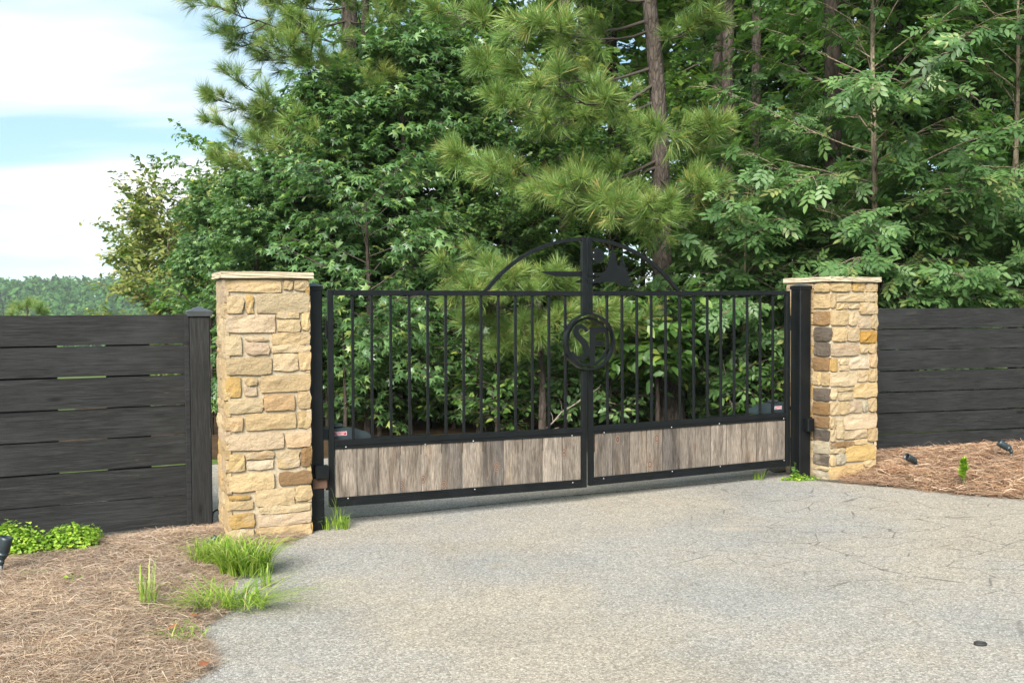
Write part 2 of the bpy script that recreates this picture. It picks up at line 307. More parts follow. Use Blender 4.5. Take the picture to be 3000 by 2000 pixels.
MT = dict(asphalt=m_asphalt(), stone=m_stone(), mortar=m_mortar(), cap=m_cap(), metal=m_metal(), capmetal=m_metal('black cap with painted sky sheen', 7, .8), blackwood=m_blackwood(), greywood=m_greywood(),  # post caps: black base colour lightened to stand in for sky sheen
    sand=m_soil('sandy soil and grass', (.20, .14, .075), (.34, .25, .15), (.46, .37, .25)),
    lawn=m_soil('lawn', (.05, .09, .018), (.10, .17, .035), (.20, .24, .07), 9),
    litter=m_soil('leaf litter', (.030, .018, .010), (.075, .045, .024), (.15, .095, .05), 11),
    bed=m_soil('mulch bed soil', (.06, .035, .02), (.15, .09, .055), (.27, .18, .11), 30),
    gum=m_leaf('sweetgum leaf', [(0, (.050, .112, .036)), (.5, (.098, .195, .064)), (.85, (.155, .265, .084)), (1, (.24, .30, .07))], .34, .42, .75),
    hick=m_leaf('hickory leaf', [(0, (.050, .108, .034)), (.5, (.088, .170, .054)), (.9, (.14, .235, .076)), (1, (.24, .26, .09))], .34, .48, .42),
    oak=m_leaf('understory leaf', [(0, (.042, .095, .022)), (.5, (.078, .162, .036)), (.85, (.13, .235, .050)), (1, (.28, .32, .06))], .42, .45, .45),
    pale=m_leaf('pale understory leaf', [(0, (.065, .12, .022)), (.5, (.115, .195, .034)), (.85, (.18, .27, .05)), (1, (.34, .35, .06))], .45, .5, .4),
    olive=m_leaf('olive leaf', [(0, (.10, .13, .026)), (.5, (.19, .21, .045)), (.85, (.27, .27, .07)), (1, (.40, .32, .12))], .32, .5, .4),
    far=m_leaf('far foliage', [(0, (.020, .062, .014)), (.5, (.040, .112, .022)), (1, (.080, .17, .034))], .2, .7, .2),
    weed=m_leaf('weed leaf', [(0, (.13, .25, .022)), (.5, (.25, .40, .04)), (1, (.42, .54, .07))], .35, .5, .4, (.3, .6, .04)),
    grass=m_leaf('grass blade', [(0, (.10, .20, .02)), (.5, (.22, .33, .035)), (.88, (.34, .43, .08)), (1, (.46, .38, .18))], .35, .45, .4, (.34, .6, .05)),
    needle=m_leaf('pine needle', [(0, (.085, .155, .032)), (.5, (.15, .25, .055)), (.85, (.24, .34, .085)), (1, (.38, .29, .09))], .22, .42, .5, (.30, .45, .08)),
    needle_blue=m_leaf('blue green pine needle', [(0, (.042, .090, .028)), (.5, (.070, .135, .040)), (1, (.12, .19, .055))], .22, .45, .45, (.2, .36, .06)),
    straw=m_strand('pine straw', [(0, (.16, .095, .062)), (.25, (.33, .22, .14)), (.5, (.47, .35, .235)), (.72, (.565, .45, .32)), (.9, (.40, .32, .27)), (1, (.62, .50, .37))]),
    straw_fresh=m_strand('fresh pine straw', [(0, (.16, .075, .042)), (.25, (.31, .17, .095)), (.5, (.43, .27, .165)), (.75, (.52, .36, .235)), (1, (.58, .45, .32))]),
    pinebark=m_bark('pine bark', (.030, .023, .018), (.072, .058, .048), (.135, .115, .100), 20),
    darkbark=m_bark('dark bark', (.020, .015, .012), (.048, .038, .031), (.085, .070, .058)),
    greybark=m_bark('smooth grey bark', (.11, .085, .058), (.19, .155, .11), (.28, .24, .175), 16),
    twig=m_flat('twig bark', (.070, .058, .048), .9, .1), deadtwig=m_flat('dead twig', (.34, .29, .24), .9, .1),
    plastic=m_flat('black plastic', (.028, .033, .036), .4, .5, .2), lamp=m_flat('grey green lamp paint', (.018, .028, .032), .42, .5, .2), rubber=m_flat('black rubber', (.02, .02, .02), .6, .4, .2),
    lens=m_flat('lamp glass', (.01, .01, .012), .1, .6, .1), red=m_flat('red label', (.36, .02, .04), .5, .4, .1), white=m_flat('white print', (.55, .55, .55), .5, .4, .1), screw=m_flat('zinc screw', (.42, .42, .40), .4, .5, .1),
    rust=m_flat('rusty steel', (.10, .055, .035), .8, .3, .4), cone=m_flat('pine cone', (.20, .13, .085), .8, .2, .4), dryleaf=m_flat('dry leaf', (.22, .085, .04), .75, .2, .4), wire=m_flat('wire', (.05, .05, .05), .6, .3, .1))

# ------------------------------------------------------------------ the ground
def zground(x, y):
    dl = (-x-7)*.8 + (y-9)*.35; db = y-45; d = np.maximum(dl, db)
    return slope(x, y) - .012 - 15*smooth(d/130)
def build_ground():
    rr = np.concatenate([[0], np.geomspace(2, 900, 56)]); na = 144; a = np.arange(na)*2*math.pi/na
    X = np.outer(rr, np.sin(a)); Y = 8+np.outer(rr, np.cos(a)); Z = zground(X, Y)
    V = np.stack([X, Y, Z], -1).reshape(-1, 3); i, j = np.meshgrid(np.arange(len(rr)-1), np.arange(na), indexing='ij'); j2 = (j+1) % na
    F = np.stack([i*na+j, (i+1)*na+j, (i+1)*na+j2, i*na+j2], -1).reshape(-1, 4)
    ob('ground', mesh_np('ground', V, F), MT['lawn'], kind='structure')
build_ground()
def sheet(name, poly, mt, dz, step=.12, zf=None, **props):      # a sheet of ground with a ragged outline
    pts = []
    n = len(poly)
    for k in range(n):
        p, q = np.array(poly[k], float), np.array(poly[(k+1) % n], float); L = np.linalg.norm(q-p); mN = max(1, int(L/step))
        if L > 14: mN = 4
        for i in range(mN): pts.append(p+(q-p)*i/mN)
    pts = np.array(pts); nx = noise2(pts[:, 0]*9, pts[:, 1]*9, 1, 3); ny = noise2(pts[:, 0]*9, pts[:, 1]*9, 1, 4); pts = pts + .028*np.stack([nx, ny], -1)
    bm = bmesh.new(); f = bm.faces.new([bm.verts.new((p[0], p[1], float(slope(p[0], p[1]))+dz)) for p in pts])
    bmesh.ops.triangulate(bm, faces=[f], ngon_method='EAR_CLIP')
    bmesh.ops.recalc_face_normals(bm, faces=bm.faces[:])
    if bm.faces[0].normal.z < 0: bmesh.ops.reverse_faces(bm, faces=bm.faces[:])
    return ob(name, bm_mesh(name, bm), mt, **props)
g2 = lambda x, y: tuple(gp(x, y)[:2])
EDGE_L = [g2(*q) for q in ((925, 1556), (860, 1578), (800, 1600), (778, 1640), (790, 1690), (745, 1760), (700, 1800), (660, 1850), (640, 1920), (625, 1960), (600, 2000))]
EDGE_R = [g2(*q) for q in ((2385, 1409), (2470, 1416), (2560, 1422), (2700, 1440), (2850, 1456), (3000, 1467))]
drive = [(-1.34, 7.2)] + EDGE_L + [(-1.75, 3.2), (-2.6, 1.2), (-6, -6), (9, -9), (9.5, 5.2), (7.2, 7.35)] + EDGE_R[::-1] + [(2.50, 8.75), (2.40, 9.4), (1.4, 10.4), (0, 10.75), (-2, 10.4), (-3.6, 10.0), (-3.7, 8.9), (-3.0, 8.55), (-2.2, 8.3), (-1.6, 7.7)]
sheet('driveway', drive, MT['asphalt'], 0.0, kind='structure')
sheet('sandy_ground', [(-6.5, -6), (-6.5, 5.6), (-3.2, 7.6), (-1.2, 8.2), (1, 8.6), (2.2, 9.6), (6.5, 11.2), (9.4, 8), (9.5, -9)], MT['sand'], -.006, kind='structure')
sheet('forest_floor', [(-3.4, 10.6), (2.3, 10.0), (6.6, 11.6), (26, 9), (30, 46), (-8, 44), (-7, 12)], MT['litter'], -.004, kind='structure')
def seam(pts, w):                                              # where two pours of the drive meet
    P = np.array([gp(*q)[:2] for q in pts]); tt = np.linspace(0, len(P)-1, 160); Q = np.stack([np.interp(tt, np.arange(len(P)), P[:, i]) for i in range(2)], -1); r = np.random.default_rng(4); Q += np.cumsum(r.normal(0, .0016, Q.shape), 0)
    T_ = np.gradient(Q, axis=0); T_ /= np.linalg.norm(T_, axis=1, keepdims=True); N_ = np.stack([-T_[:, 1], T_[:, 0]], -1); ww = w*r.uniform(.25, 1.2, len(Q))[:, None]
    z = slope(Q[:, 0], Q[:, 1])+.004; V = np.concatenate([np.column_stack([Q-N_*ww, z]), np.column_stack([Q+N_*ww, z])]); n = len(Q); i = np.arange(n-1)
    ob('pavement_seam', mesh_np('pavement_seam', V, np.stack([i, i+1, n+i+1, n+i], -1)), MT['litter'], kind='structure')
seam([(1000, 1519), (1250, 1499), (1660, 1455), (1900, 1434), (2120, 1414), (2235, 1400)], .009)
# mulch beds under the pine straw
BED_L = [(-1.45, 6.86), (-1.50, 6.62)] + [(p[0]-(.17 if k < 4 else .10 if k < 6 else .02)+.04*math.sin(k*2.1), p[1]+.01) for k, p in enumerate(EDGE_L[2:])] + [(-1.9, 3.2), (-5.5, 1.5), (-6.5, 5.2), (-3.7, 6.45), (-2.4, 7.10), (-2.0, 7.3), (-1.62, 7.55)]
BED_R = [(2.95, 8.80)] + [(p[0], p[1]+.03) for p in EDGE_R[1:]] + [(7.4, 7.6), (9, 10.6), (6.6, 11.0), (5.5, 10.68), (3.65, 10.18), (3.0, 9.9)]
def dist_edge(poly, X, Y):
    D = np.full(X.shape, 9.)
    for k in range(len(poly)):
        p, q = np.array(poly[k]), np.array(poly[(k+1) % len(poly)]); d = q-p; t = np.clip(((X-p[0])*d[0]+(Y-p[1])*d[1])/(d@d+1e-9), 0, 1)
        D = np.minimum(D, np.hypot(X-p[0]-t*d[0], Y-p[1]-t*d[1]))
    return D
def bed_z(poly, X, Y): return slope(X, Y) + .002 + .045*smooth(dist_edge(poly, X, Y)/.5) + .010*noise2(X*2.2, Y*2.2, 1, 9)*smooth(dist_edge(poly, X, Y)/.25)
def bed(name, poly):
    P = np.array(poly); x0, y0 = P.min(0); x1, y1 = P.max(0); s = .07
    gx, gy = np.meshgrid(np.arange(x0, x1+s, s), np.arange(y0, y1+s, s), indexing='ij'); ins = inside(poly, gx.ravel(), gy.ravel()).reshape(gx.shape)
    gz = bed_z(poly, gx, gy); idx = np.arange(gx.size).reshape(gx.shape)
    q = ins[:-1, :-1] & ins[1:, :-1] & ins[1:, 1:] & ins[:-1, 1:]
    F = np.stack([idx[:-1, :-1][q], idx[1:, :-1][q], idx[1:, 1:][q], idx[:-1, 1:][q]], -1)
    used = np.unique(F); rm = np.zeros(gx.size, int); rm[used] = np.arange(len(used))
    V = np.stack([gx.ravel(), gy.ravel(), gz.ravel()], -1)[used]
    me = mesh_np(name, V, rm[F]); me.polygons.foreach_set('use_smooth', [True]*len(me.polygons)); ob(name, me, MT['bed'], kind='structure')
bed('mulch_bed', BED_L); bed('mulch_bed', BED_R)

# ------------------------------------------------------------------ stone pillars
TAN = [(.56, .43, .26), (.59, .455, .275), (.55, .42, .25), (.59, .48, .32), (.52, .41, .26), (.58, .46, .31), (.60, .46, .26)]
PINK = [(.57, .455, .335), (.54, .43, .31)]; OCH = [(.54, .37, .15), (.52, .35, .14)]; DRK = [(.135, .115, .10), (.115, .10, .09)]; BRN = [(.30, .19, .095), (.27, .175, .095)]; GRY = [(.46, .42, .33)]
def stone_mesh(w, h, d, rng, name='stone'):               # rock faced block: outline in x,z, face towards -y, back at y=0
    nx, nz = (5 if w > .16 else 4), (4 if h > .07 else 3)
    xs, zs = np.linspace(0, 1, nx), np.linspace(0, 1, nz); V = []
    jx = rng.normal(0, .0035, (nx, nz)); jz = rng.normal(0, .003, (nx, nz)); fz = rng.normal(0, .0030, (nx, nz)); tilt = rng.normal(0, .008)
    for i, a in enumerate(xs):
        for k, b in enumerate(zs):
            e = (i in (0, nx-1)) + (k in (0, nz-1))
            x = a*w + jx[i, k]; z = b*h + jz[i, k]
            if e == 2: x += .004*(1 if a < .5 else -1); z += .004*(1 if b < .5 else -1)
            y = -(d*(1 if e == 0 else .88 if e == 1 else .78) + (fz[i, k] if e == 0 else fz[i, k]*.3) + tilt*(a-.5)*(e == 0)); V.append((x, min(y, -.004), z))
    n0 = len(V); idx = lambda i, k: i*nz+k; F = []
    for i in range(nx-1):
        for k in range(nz-1): F.append((idx(i, k), idx(i+1, k), idx(i+1, k+1), idx(i, k+1)))
    ring = [idx(i, 0) for i in range(nx)] + [idx(nx-1, k) for k in range(1, nz)] + [idx(i, nz-1) for i in range(nx-2, -1, -1)] + [idx(0, k) for k in range(nz-2, 0, -1)]
    for r in ring: V.append((V[r][0], .012, V[r][2]))
    for q in range(len(ring)):
        a, b = q, (q+1) % len(ring); F.append((ring[b], ring[a], n0+a, n0+b))
    me = bpy.data.meshes.new(name); me.from_pydata(V, [], F); me.update(); me.materials.append(MT['stone'])
    return me
def face_stones(parent, rects, origin, ang, rng, pal=None):
    # rects (x0,z0,x1,z1,colour); the face runs along +x of `ang`, looking towards its -y
    for (x0, z0, x1, z1, colr) in rects:
        if x1-x0 < .02 or z1-z0 < .015: continue
        g = -.001; me = stone_mesh(x1-x0-2*g, z1-z0-2*g, rng.uniform(.017, .027), rng)
        o = ob('stone', me, None, parent); ca, sa = math.cos(ang), math.sin(ang)
        o.location = (origin[0]+ca*(x0+g), origin[1]+sa*(x0+g), z0+g); o.rotation_euler = (0, 0, ang)
        k = rng.uniform(.98, 1.24); o.color = (colr[0]*k, colr[1]*k*.985, colr[2]*k*.93, 1)
def pick(rng):
    q = rng.random(); L = TAN if q < .70 else PINK if q < .84 else OCH if q < .92 else BRN if q < .96 else GRY
    return L[rng.integers(len(L))]
def random_rects(width, height, rng):
    R_, z = [], 0.0
    while z < height-.03:
        h = min(rng.uniform(.085, .15), height-z)
        if height-z-h < .05: h = height-z
        x = 0.0
        while x < width-.01:
            w = rng.uniform(.10, .34)
            if width-x-w < .08: w = width-x
            if h > .11 and rng.random() < .25: R_ += [(x, z, x+w, z+h*.48, pick(rng)), (x, z+h*.48, x+w, z+h, pick(rng))]
            else: R_.append((x, z, x+w, z+h, pick(rng)))
            x += w
        z += h
    return R_
LS = [(187, 110, 476, 166), (488, 110, 536, 156), (543, 108, 622, 160), (190, 190, 275, 275), (287, 187, 328, 275, OCH[0]), (345, 178, 628, 275, (.46, .38, .26)),
 (188, 285, 445, 375, PINK[0]), (455, 272, 570, 303), (455, 308, 575, 370), (588, 275, 632, 365), (185, 390, 268, 485), (288, 395, 410, 420, (.55, .43, .30)), (290, 424, 410, 485, (.52, .40, .30)), (428, 380, 632, 436), (428, 440, 632, 478),
 (192, 497, 425, 585), (435, 485, 567, 572), (572, 478, 635, 570), (192, 600, 265, 700, OCH[0]), (285, 600, 350, 640), (285, 648, 352, 695, PINK[0]), (368, 595, 632, 680),
 (205, 705, 382, 780), (390, 695, 548, 775, (.48, .33, .19)), (568, 685, 636, 770), (208, 795, 275, 870, (.58, .42, .26)), (290, 785, 556, 868), (562, 785, 636, 870), (210, 885, 488, 970, PINK[1]), (503, 895, 632, 968, (.58, .42, .28)),
 (212, 985, 288, 1070, (.56, .42, .22)), (295, 980, 440, 1018), (300, 1025, 440, 1068, (.64, .54, .42)), (460, 985, 578, 1072), (585, 975, 638, 1070, BRN[0]), (215, 1090, 445, 1175), (470, 1095, 640, 1160, BRN[1]),
 (212, 1195, 320, 1220, OCH[1]), (212, 1224, 335, 1270), (348, 1175, 550, 1262), (555, 1170, 638, 1250), (215, 1290, 340, 1362, OCH[0]), (365, 1265, 635, 1300), (360, 1305, 637, 1365, PINK[0]), (215, 1370, 340, 1450), (352, 1370, 640, 1440)]
RS = [(402, 112, 530, 165), (548, 112, 630, 165, OCH[0]), (640, 112, 715, 168), (440, 180, 625, 235), (630, 175, 715, 235), (402, 180, 434, 270), (440, 240, 510, 278), (517, 245, 592, 278), (600, 240, 718, 315), (402, 290, 516, 385), (522, 300, 578, 385), (592, 340, 675, 412, PINK[0]), (680, 322, 718, 412),
 (415, 405, 506, 490), (512, 405, 592, 490), (600, 425, 712, 508, (.46, .27, .07)), (402, 508, 592, 585, PINK[0]), (605, 520, 652, 570), (658, 515, 712, 575), (402, 605, 445, 685, OCH[1]), (463, 605, 520, 645), (463, 650, 520, 685), (530, 600, 664, 675, (.64, .54, .42)), (670, 585, 720, 670, (.58, .42, .26)),
 (402, 695, 578, 785, (.60, .49, .34)), (585, 690, 652, 760), (660, 680, 718, 765), (402, 800, 440, 870), (448, 795, 555, 820), (455, 825, 552, 878), (562, 775, 712, 868), (402, 890, 462, 970), (467, 890, 525, 970), (530, 890, 612, 970, PINK[0]), (618, 890, 655, 965, GRY[0]), (660, 878, 715, 965),
 (402, 985, 432, 1060), (440, 1000, 488, 1130), (497, 985, 718, 1074, (.62, .50, .36)), (402, 1066, 434, 1140), (495, 1080, 645, 1135), (652, 1080, 715, 1165), (405, 1150, 555, 1190, BRN[0]), (562, 1142, 645, 1178), (405, 1195, 500, 1225), (508, 1185, 705, 1285, (.60, .43, .19)), (402, 1235, 432, 1300), (440, 1230, 502, 1300, GRY[0]),
 (402, 1310, 618, 1405, (.58, .42, .22)), (625, 1292, 705, 1335), (625, 1340, 705, 1400)]
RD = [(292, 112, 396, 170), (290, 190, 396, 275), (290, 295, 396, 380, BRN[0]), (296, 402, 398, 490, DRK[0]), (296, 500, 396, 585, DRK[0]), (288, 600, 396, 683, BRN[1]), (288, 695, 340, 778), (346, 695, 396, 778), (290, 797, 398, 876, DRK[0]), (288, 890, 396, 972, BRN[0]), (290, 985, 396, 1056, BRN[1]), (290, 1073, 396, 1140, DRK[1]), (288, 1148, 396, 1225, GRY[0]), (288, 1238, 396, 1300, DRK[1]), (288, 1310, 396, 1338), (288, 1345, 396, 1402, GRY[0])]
def traced(rects, xl, xr, yt, yb, width, height, rng):
    out = []
    for r in rects:
        ym = (r[1]+r[3])/2; k = (ym-yt)/(yb-yt); a = xl[0]+(xl[1]-xl[0])*k; b = xr[0]+(xr[1]-xr[0])*k
        u0, u1 = [(q-a)/(b-a) for q in (r[0], r[2])]; z1, z0 = [1-(q-yt)/(yb-yt) for q in (r[1], r[3])]
        j = lambda: rng.normal(0, .0015)
        out.append((max(u0, -.01)*width+j(), max(z0, 0)*height+j(), min(u1, 1.01)*width+j(), min(z1, 1)*height+j(), r[4] if len(r) > 4 else TAN[rng.integers(len(TAN))]))
    return out
def pillar(FL, th, w, d, h, front, left, label, seed, capo, slabs):
    rng = np.random.default_rng(seed); t = thing('stone_pillar', label, 'pillar', (FL[0], FL[1], slope(*FL)-.02), (0, 0, th))
    bm = box_bm(.012, w-.012, .012, d-.012, -.15, h, .006); ob('mortar_core', bm_mesh('mortar_core', bm), MT['mortar'], t)
    face_stones(t, front(rng), (0, .012), 0, rng)
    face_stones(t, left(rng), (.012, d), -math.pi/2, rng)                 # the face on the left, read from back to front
    face_stones(t, random_rects(d, h, rng), (w-.012, 0), math.pi/2, rng)
    face_stones(t, random_rects(w, h, rng), (w, d-.012), math.pi, rng)
    # cap: rough slabs with a chiselled edge
    x = -capo
    for k, (a, b) in enumerate(slabs):
        bm = bmesh.new(); bmesh.ops.create_cube(bm, size=1); bmesh.ops.subdivide_edges(bm, edges=bm.edges[:], cuts=5, use_grid_fill=True)
        for v in bm.verts:
            X = a+(b-a)*(v.co.x+.5); Y = -capo+(d+2*capo)*(v.co.y+.5); Z = h+.002+.042*(v.co.z+.5)
            ex = abs(v.co.x) > .49 and (a == -capo and v.co.x < 0 or b == w+capo and v.co.x > 0); ey = abs(v.co.y) > .49
            n_ = rng.normal(0, .0022); v.co = Vector((X + (n_ if ex else 0), Y + (rng.normal(0, .0022) if ey else 0), Z + rng.normal(0, .0009)))
        ob('cap_slab', bm_mesh('cap_slab', bm), MT['cap'], t)
    return t
LP_FL, LP_TH, LP_W, LP_D = (-1.930, 6.700), .42, .565, .40
pillar(LP_FL, LP_TH, LP_W, LP_D, 1.815, lambda r: traced(LS, (180, 214), (624, 642), 104, 1448, LP_W, 1.81, r), lambda r: random_rects(LP_D, 1.81, r),
       'tan sandstone pillar beside the black fence post and tall grass', 3, .030, [(-.030, .595)])
RP_FL, RP_TH, RP_W, RP_D = (2.778, 8.672), .50, .575, .52
pillar(RP_FL, RP_TH, RP_W, RP_D, 1.755, lambda r: traced(RS, (398, 398), (718, 708), 108, 1408, RP_W, 1.75, r),
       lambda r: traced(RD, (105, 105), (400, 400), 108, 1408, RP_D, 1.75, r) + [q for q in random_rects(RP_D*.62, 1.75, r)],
       'sandstone pillar with dark brown corner stones beside the pine straw', 5, .028, [(-.028, .24), (.243, .603)])

# ------------------------------------------------------------------ gate
GH, GW = 1.555, 2.0566
LEAF = {'L': ((-1.3133, 7.0808, .1563), .3879, .0030), 'R': ((.6151, 7.9077, .1527), .4483, -.0038)}
def leaf_matrix(k):
    (loc, th, sag) = LEAF[k]; return Matrix.Translation(loc) @ Matrix.Rotation(th, 4, 'Z') @ Matrix.Rotation(sag, 4, 'Y')
def on_leaf(k, px, py, y=0.0):                     # pixel -> (u, v) on the leaf's front plane, y metres behind it
    M_ = leaf_matrix(k).inverted(); o = M_ @ Vector((0, 0, EYE)); d = M_.to_3x3() @ Vector(ray(px, py)); t = (y-o.y)/d.y; p = o+d*t; return p.x, p.z
MEDV = [on_leaf('R', 1722, 900+.12755*k, -.006)[1] for k in (1440, 160)]
def gate_leaf(k, label, arch_side):
    loc, th, sag = LEAF[k]; T = thing('gate_leaf', label, 'gate', loc, (0, 0, 0)); T.rotation_mode = 'QUATERNION'; T.rotation_quaternion = leaf_matrix(k).to_quaternion()
    M = MT['metal']; w = .040; top = 1.982
    s0, s1 = (w, GW-w)
    hi0, hi1 = (GH, top) if arch_side == 'right' else (top, GH)
    cut = (MEDV[0], MEDV[1])
    for x0, x1, hi, tall in ((0, w, hi0, arch_side == 'left'), (GW-w, GW, hi1, arch_side == 'right')):
        if tall: box('stile', x0, x1, 0, w, 0, cut[0], M, T); box('stile', x0, x1, 0, w, cut[1], hi, M, T)
        else: box('stile', x0, x1, 0, w, 0, hi, M, T)
    a0 = w+.0005; a1 = GW-w-.0005
    box('top_rail', a0, a1, 0, w, GH-.038, GH, M, T); box('middle_rail', a0, a1, 0, w, .436, .478, M, T); box('bottom_rail', a0, a1, 0, w, 0, .043, M, T)
    box('flange', a0, a1, .006, .011, .414, .4355, M, T, .001); box('flange', a0, a1, .006, .011, .0435, .066, M, T, .001)
    (box('flange', a1-.012, a1, .006, .011, .067, .413, M, T, .001) if k == 'L' else box('flange', a0, a0+.006, .006, .011, .067, .413, M, T, .001))
    n = 13; pk = bm_mesh('picket', box_bm(-.0095, .0095, 0, .019, .4785, GH-.0385, .0015)); pk.materials.append(M)
    for i in range(n): ob('picket', pk, None, T, loc=(w+(GW-2*w)*(i+1)/(n+1), .0105, 0))
    # cedar boards
    zs = {'L': (213, 385, 552, 716, 876, 1033, 1192, 1350, 1505, 1652, 1805, 1955, 2100), 'R': (262, 402, 542, 680, 812, 945, 1075, 1200, 1330, 1450, 1570, 1712, 1802)}[k]
    pxs = [900+q*.38265 if k == 'L' else 1650+q*.36139 for q in zs]; us = [on_leaf(k, q, 1375, .012)[0] for q in pxs]
    rng = np.random.default_rng(11 if k == 'L' else 12)
    for a, b in zip(us[:-1], us[1:]):
        g = rng.uniform(.002, .005); z0 = .046+rng.uniform(0, .006); me = bm_mesh('board', box_bm(-(b-a)/2+g, (b-a)/2-g, 0, .018, 0, .432-z0, .003)); me.materials.append(MT['greywood'])
        ob('board', me, None, T, loc=((a+b)/2, .0125+rng.uniform(0, .003), z0))
    sc = {'L': [(1013.6, 1308.6), (1246, 1301), (1386.7, 1291), (1676, 1275.3), (1019.8, 1458.6), (1391, 1432.5), (1678, 1413)], 'R': [(1770, 1266.7), (1967.3, 1250.8), (2107.5, 1240.3), (2296, 1225.5), (1768.5, 1401), (1969.5, 1380), (2110, 1365.8), (2297, 1348)]}[k]
    sm = bm_mesh('screw', (lambda b: (bmesh.ops.create_uvsphere(b, u_segments=8, v_segments=5, radius=.0048), b)[1])(bmesh.new()), True); sm.materials.append(MT['screw'])
    for q in sc:
        u, v = on_leaf(k, *q, .006); o = ob('screw', sm, None, T, loc=(u, .005, v)); o.scale = (1, .6, 1)
    # arch: part of a circle through the rail and the tall stile
    if k == 'L': uc, ue = GW, on_leaf('L', 1421, 852)[0]
    else: uc, ue = 0.0, on_leaf('R', 1993, 851)[0]
    half = abs(uc-ue); rise = top-GH-.004; R0 = (half*half+rise*rise)/(2*rise); zc = GH+rise-R0; a_end = math.asin(half/R0); N = 26
    V, F = [], []
    for i in range(N+1):
        a = (a_end+.01)*i/N; s = -1 if k == 'L' else 1
        i0 = .0 if i else 0
        for r_, y_ in ((R0, .002), (R0, .038), (R0-.026, .038), (R0-.026, .002)): V.append((uc+s*(r_*math.sin(a)) , y_, zc+r_*math.cos(a)))
    for i in range(N):
        for q in range(4): F.append((i*4+q, i*4+(q+1) % 4, i*4+4+(q+1) % 4, i*4+4+q))
    # start beyond the stile
    keep = w+.0005
    V = [((min(v[0], GW-keep) if k == 'L' else max(v[0], keep)), v[1], max(v[2], GH+.0005)) for v in V]
    me = bpy.data.meshes.new('arch'); me.from_pydata(V, [], F); me.update(); ob('arch', me, M, T)
    # hinges
    hx = -.0125 if k == 'L' else GW+.0125
    for zz in (.19, 1.27):
        bm = bmesh.new(); bmesh.ops.create_cone(bm, cap_ends=True, segments=12, radius1=.0115, radius2=.0115, depth=.13); o = ob('hinge', bm_mesh('hinge', bm), M, T, loc=(hx, .016, zz))
    return T
GL = gate_leaf('L', 'black steel gate leaf with board panel, hung beside the fence-side pillar', 'right')
GR = gate_leaf('R', 'black steel gate leaf carrying the round letter medallion and pine silhouette', 'left')
# cut-out plates bolted to the tall stile
zb = lambda x, y: on_leaf('R', 1560+x*.34226, 680+y*.34226, -.004)
SIL = [(72, 343), (90, 335), (250, 336), (420, 336), (530, 345), (585, 350), (612, 338), (640, 318), (612, 318), (655, 288), (622, 288), (662, 258), (630, 258), (668, 228), (642, 228), (674, 196), (656, 196), (680, 158), (687, 116), (696, 158), (718, 192), (702, 196), (728, 224), (710, 230), (736, 256), (718, 262), (738, 288), (752, 276), (742, 274), (760, 246), (750, 246), (767, 206), (784, 248), (774, 250), (800, 282), (784, 286), (820, 320), (798, 322), (836, 360), (812, 362), (846, 400), (824, 404), (850, 434), (872, 454), (812, 464), (762, 454), (720, 432), (660, 426), (600, 430), (520, 438), (430, 437), (360, 428), (390, 410), (450, 398), (520, 392), (575, 383), (580, 373), (530, 372), (470, 376), (380, 382), (200, 378), (130, 362)]
prism('pine_silhouette_plate', [zb(*p) for p in SIL], -.006, -.0015, MT['metal'], GR)
c = zb(559, 202); r_ = abs(zb(559, 137)[1]-zb(559, 267)[1])/2
prism('sun_disc', [(c[0]+r_*math.cos(a), c[1]+r_*math.sin(a)) for a in np.arange(32)*2*math.pi/32], -.006, -.0015, MT['metal'], GR)
def bolt(u, v): o = ob('bolt', bpy.data.meshes['screw'], None, GR, loc=(u, -.007, v)); o.scale = (.9, .5, .9)
for q in ((522, 176), (522, 229), (521, 357), (521, 413)): bolt(*zb(*q))
zm = lambda x, y: on_leaf('R', 1620+x*.12755, 900+y*.12755, -.006)
cc_ = zm(800, 788); ro = abs(zm(800, 150)[1]-zm(800, 1450)[1])/2; rp = abs(zm(800, 215)[1]-zm(800, 1345)[1])/2
def ring(name, c, r1, r0, y0, y1, seg, parent):
    V, F = [], []
    for i in range(seg):
        a = 2*math.pi*i/seg
        for r, y in ((r1, y0), (r1, y1), (r0, y1), (r0, y0)): V.append((c[0]+r*math.cos(a), y, c[1]+r*math.sin(a)))
    for i in range(seg):
        j = (i+1) % seg
        for q in range(4): F.append((i*4+q, j*4+q, j*4+(q+1) % 4, i*4+(q+1) % 4))
    me = bpy.data.meshes.new(name); me.from_pydata(V, [], F); me.update(); bm = bmesh.new(); bm.from_mesh(me); bmesh.ops.recalc_face_normals(bm, faces=bm.faces[:]); bm.to_mesh(me); bm.free()
    return ob(name, me, MT['metal'], parent)
med = ring('medallion', cc_, ro, ro-.012, -.052, -.001, 64, GR)
ring('plate_ring', cc_, rp, rp-.020, -.010, -.0035, 56, med)
zl = lambda x, y: on_leaf('R', 1620+x*.12755, 900+y*.12755, -.009)
prism('letter_F', [zl(*p) for p in ((848, 462), (1215, 462), (1222, 590), (962, 590), (962, 762), (1142, 762), (1142, 890), (962, 890), (962, 1285), (848, 1285))], -.0115, -.0045, MT['metal'], med)
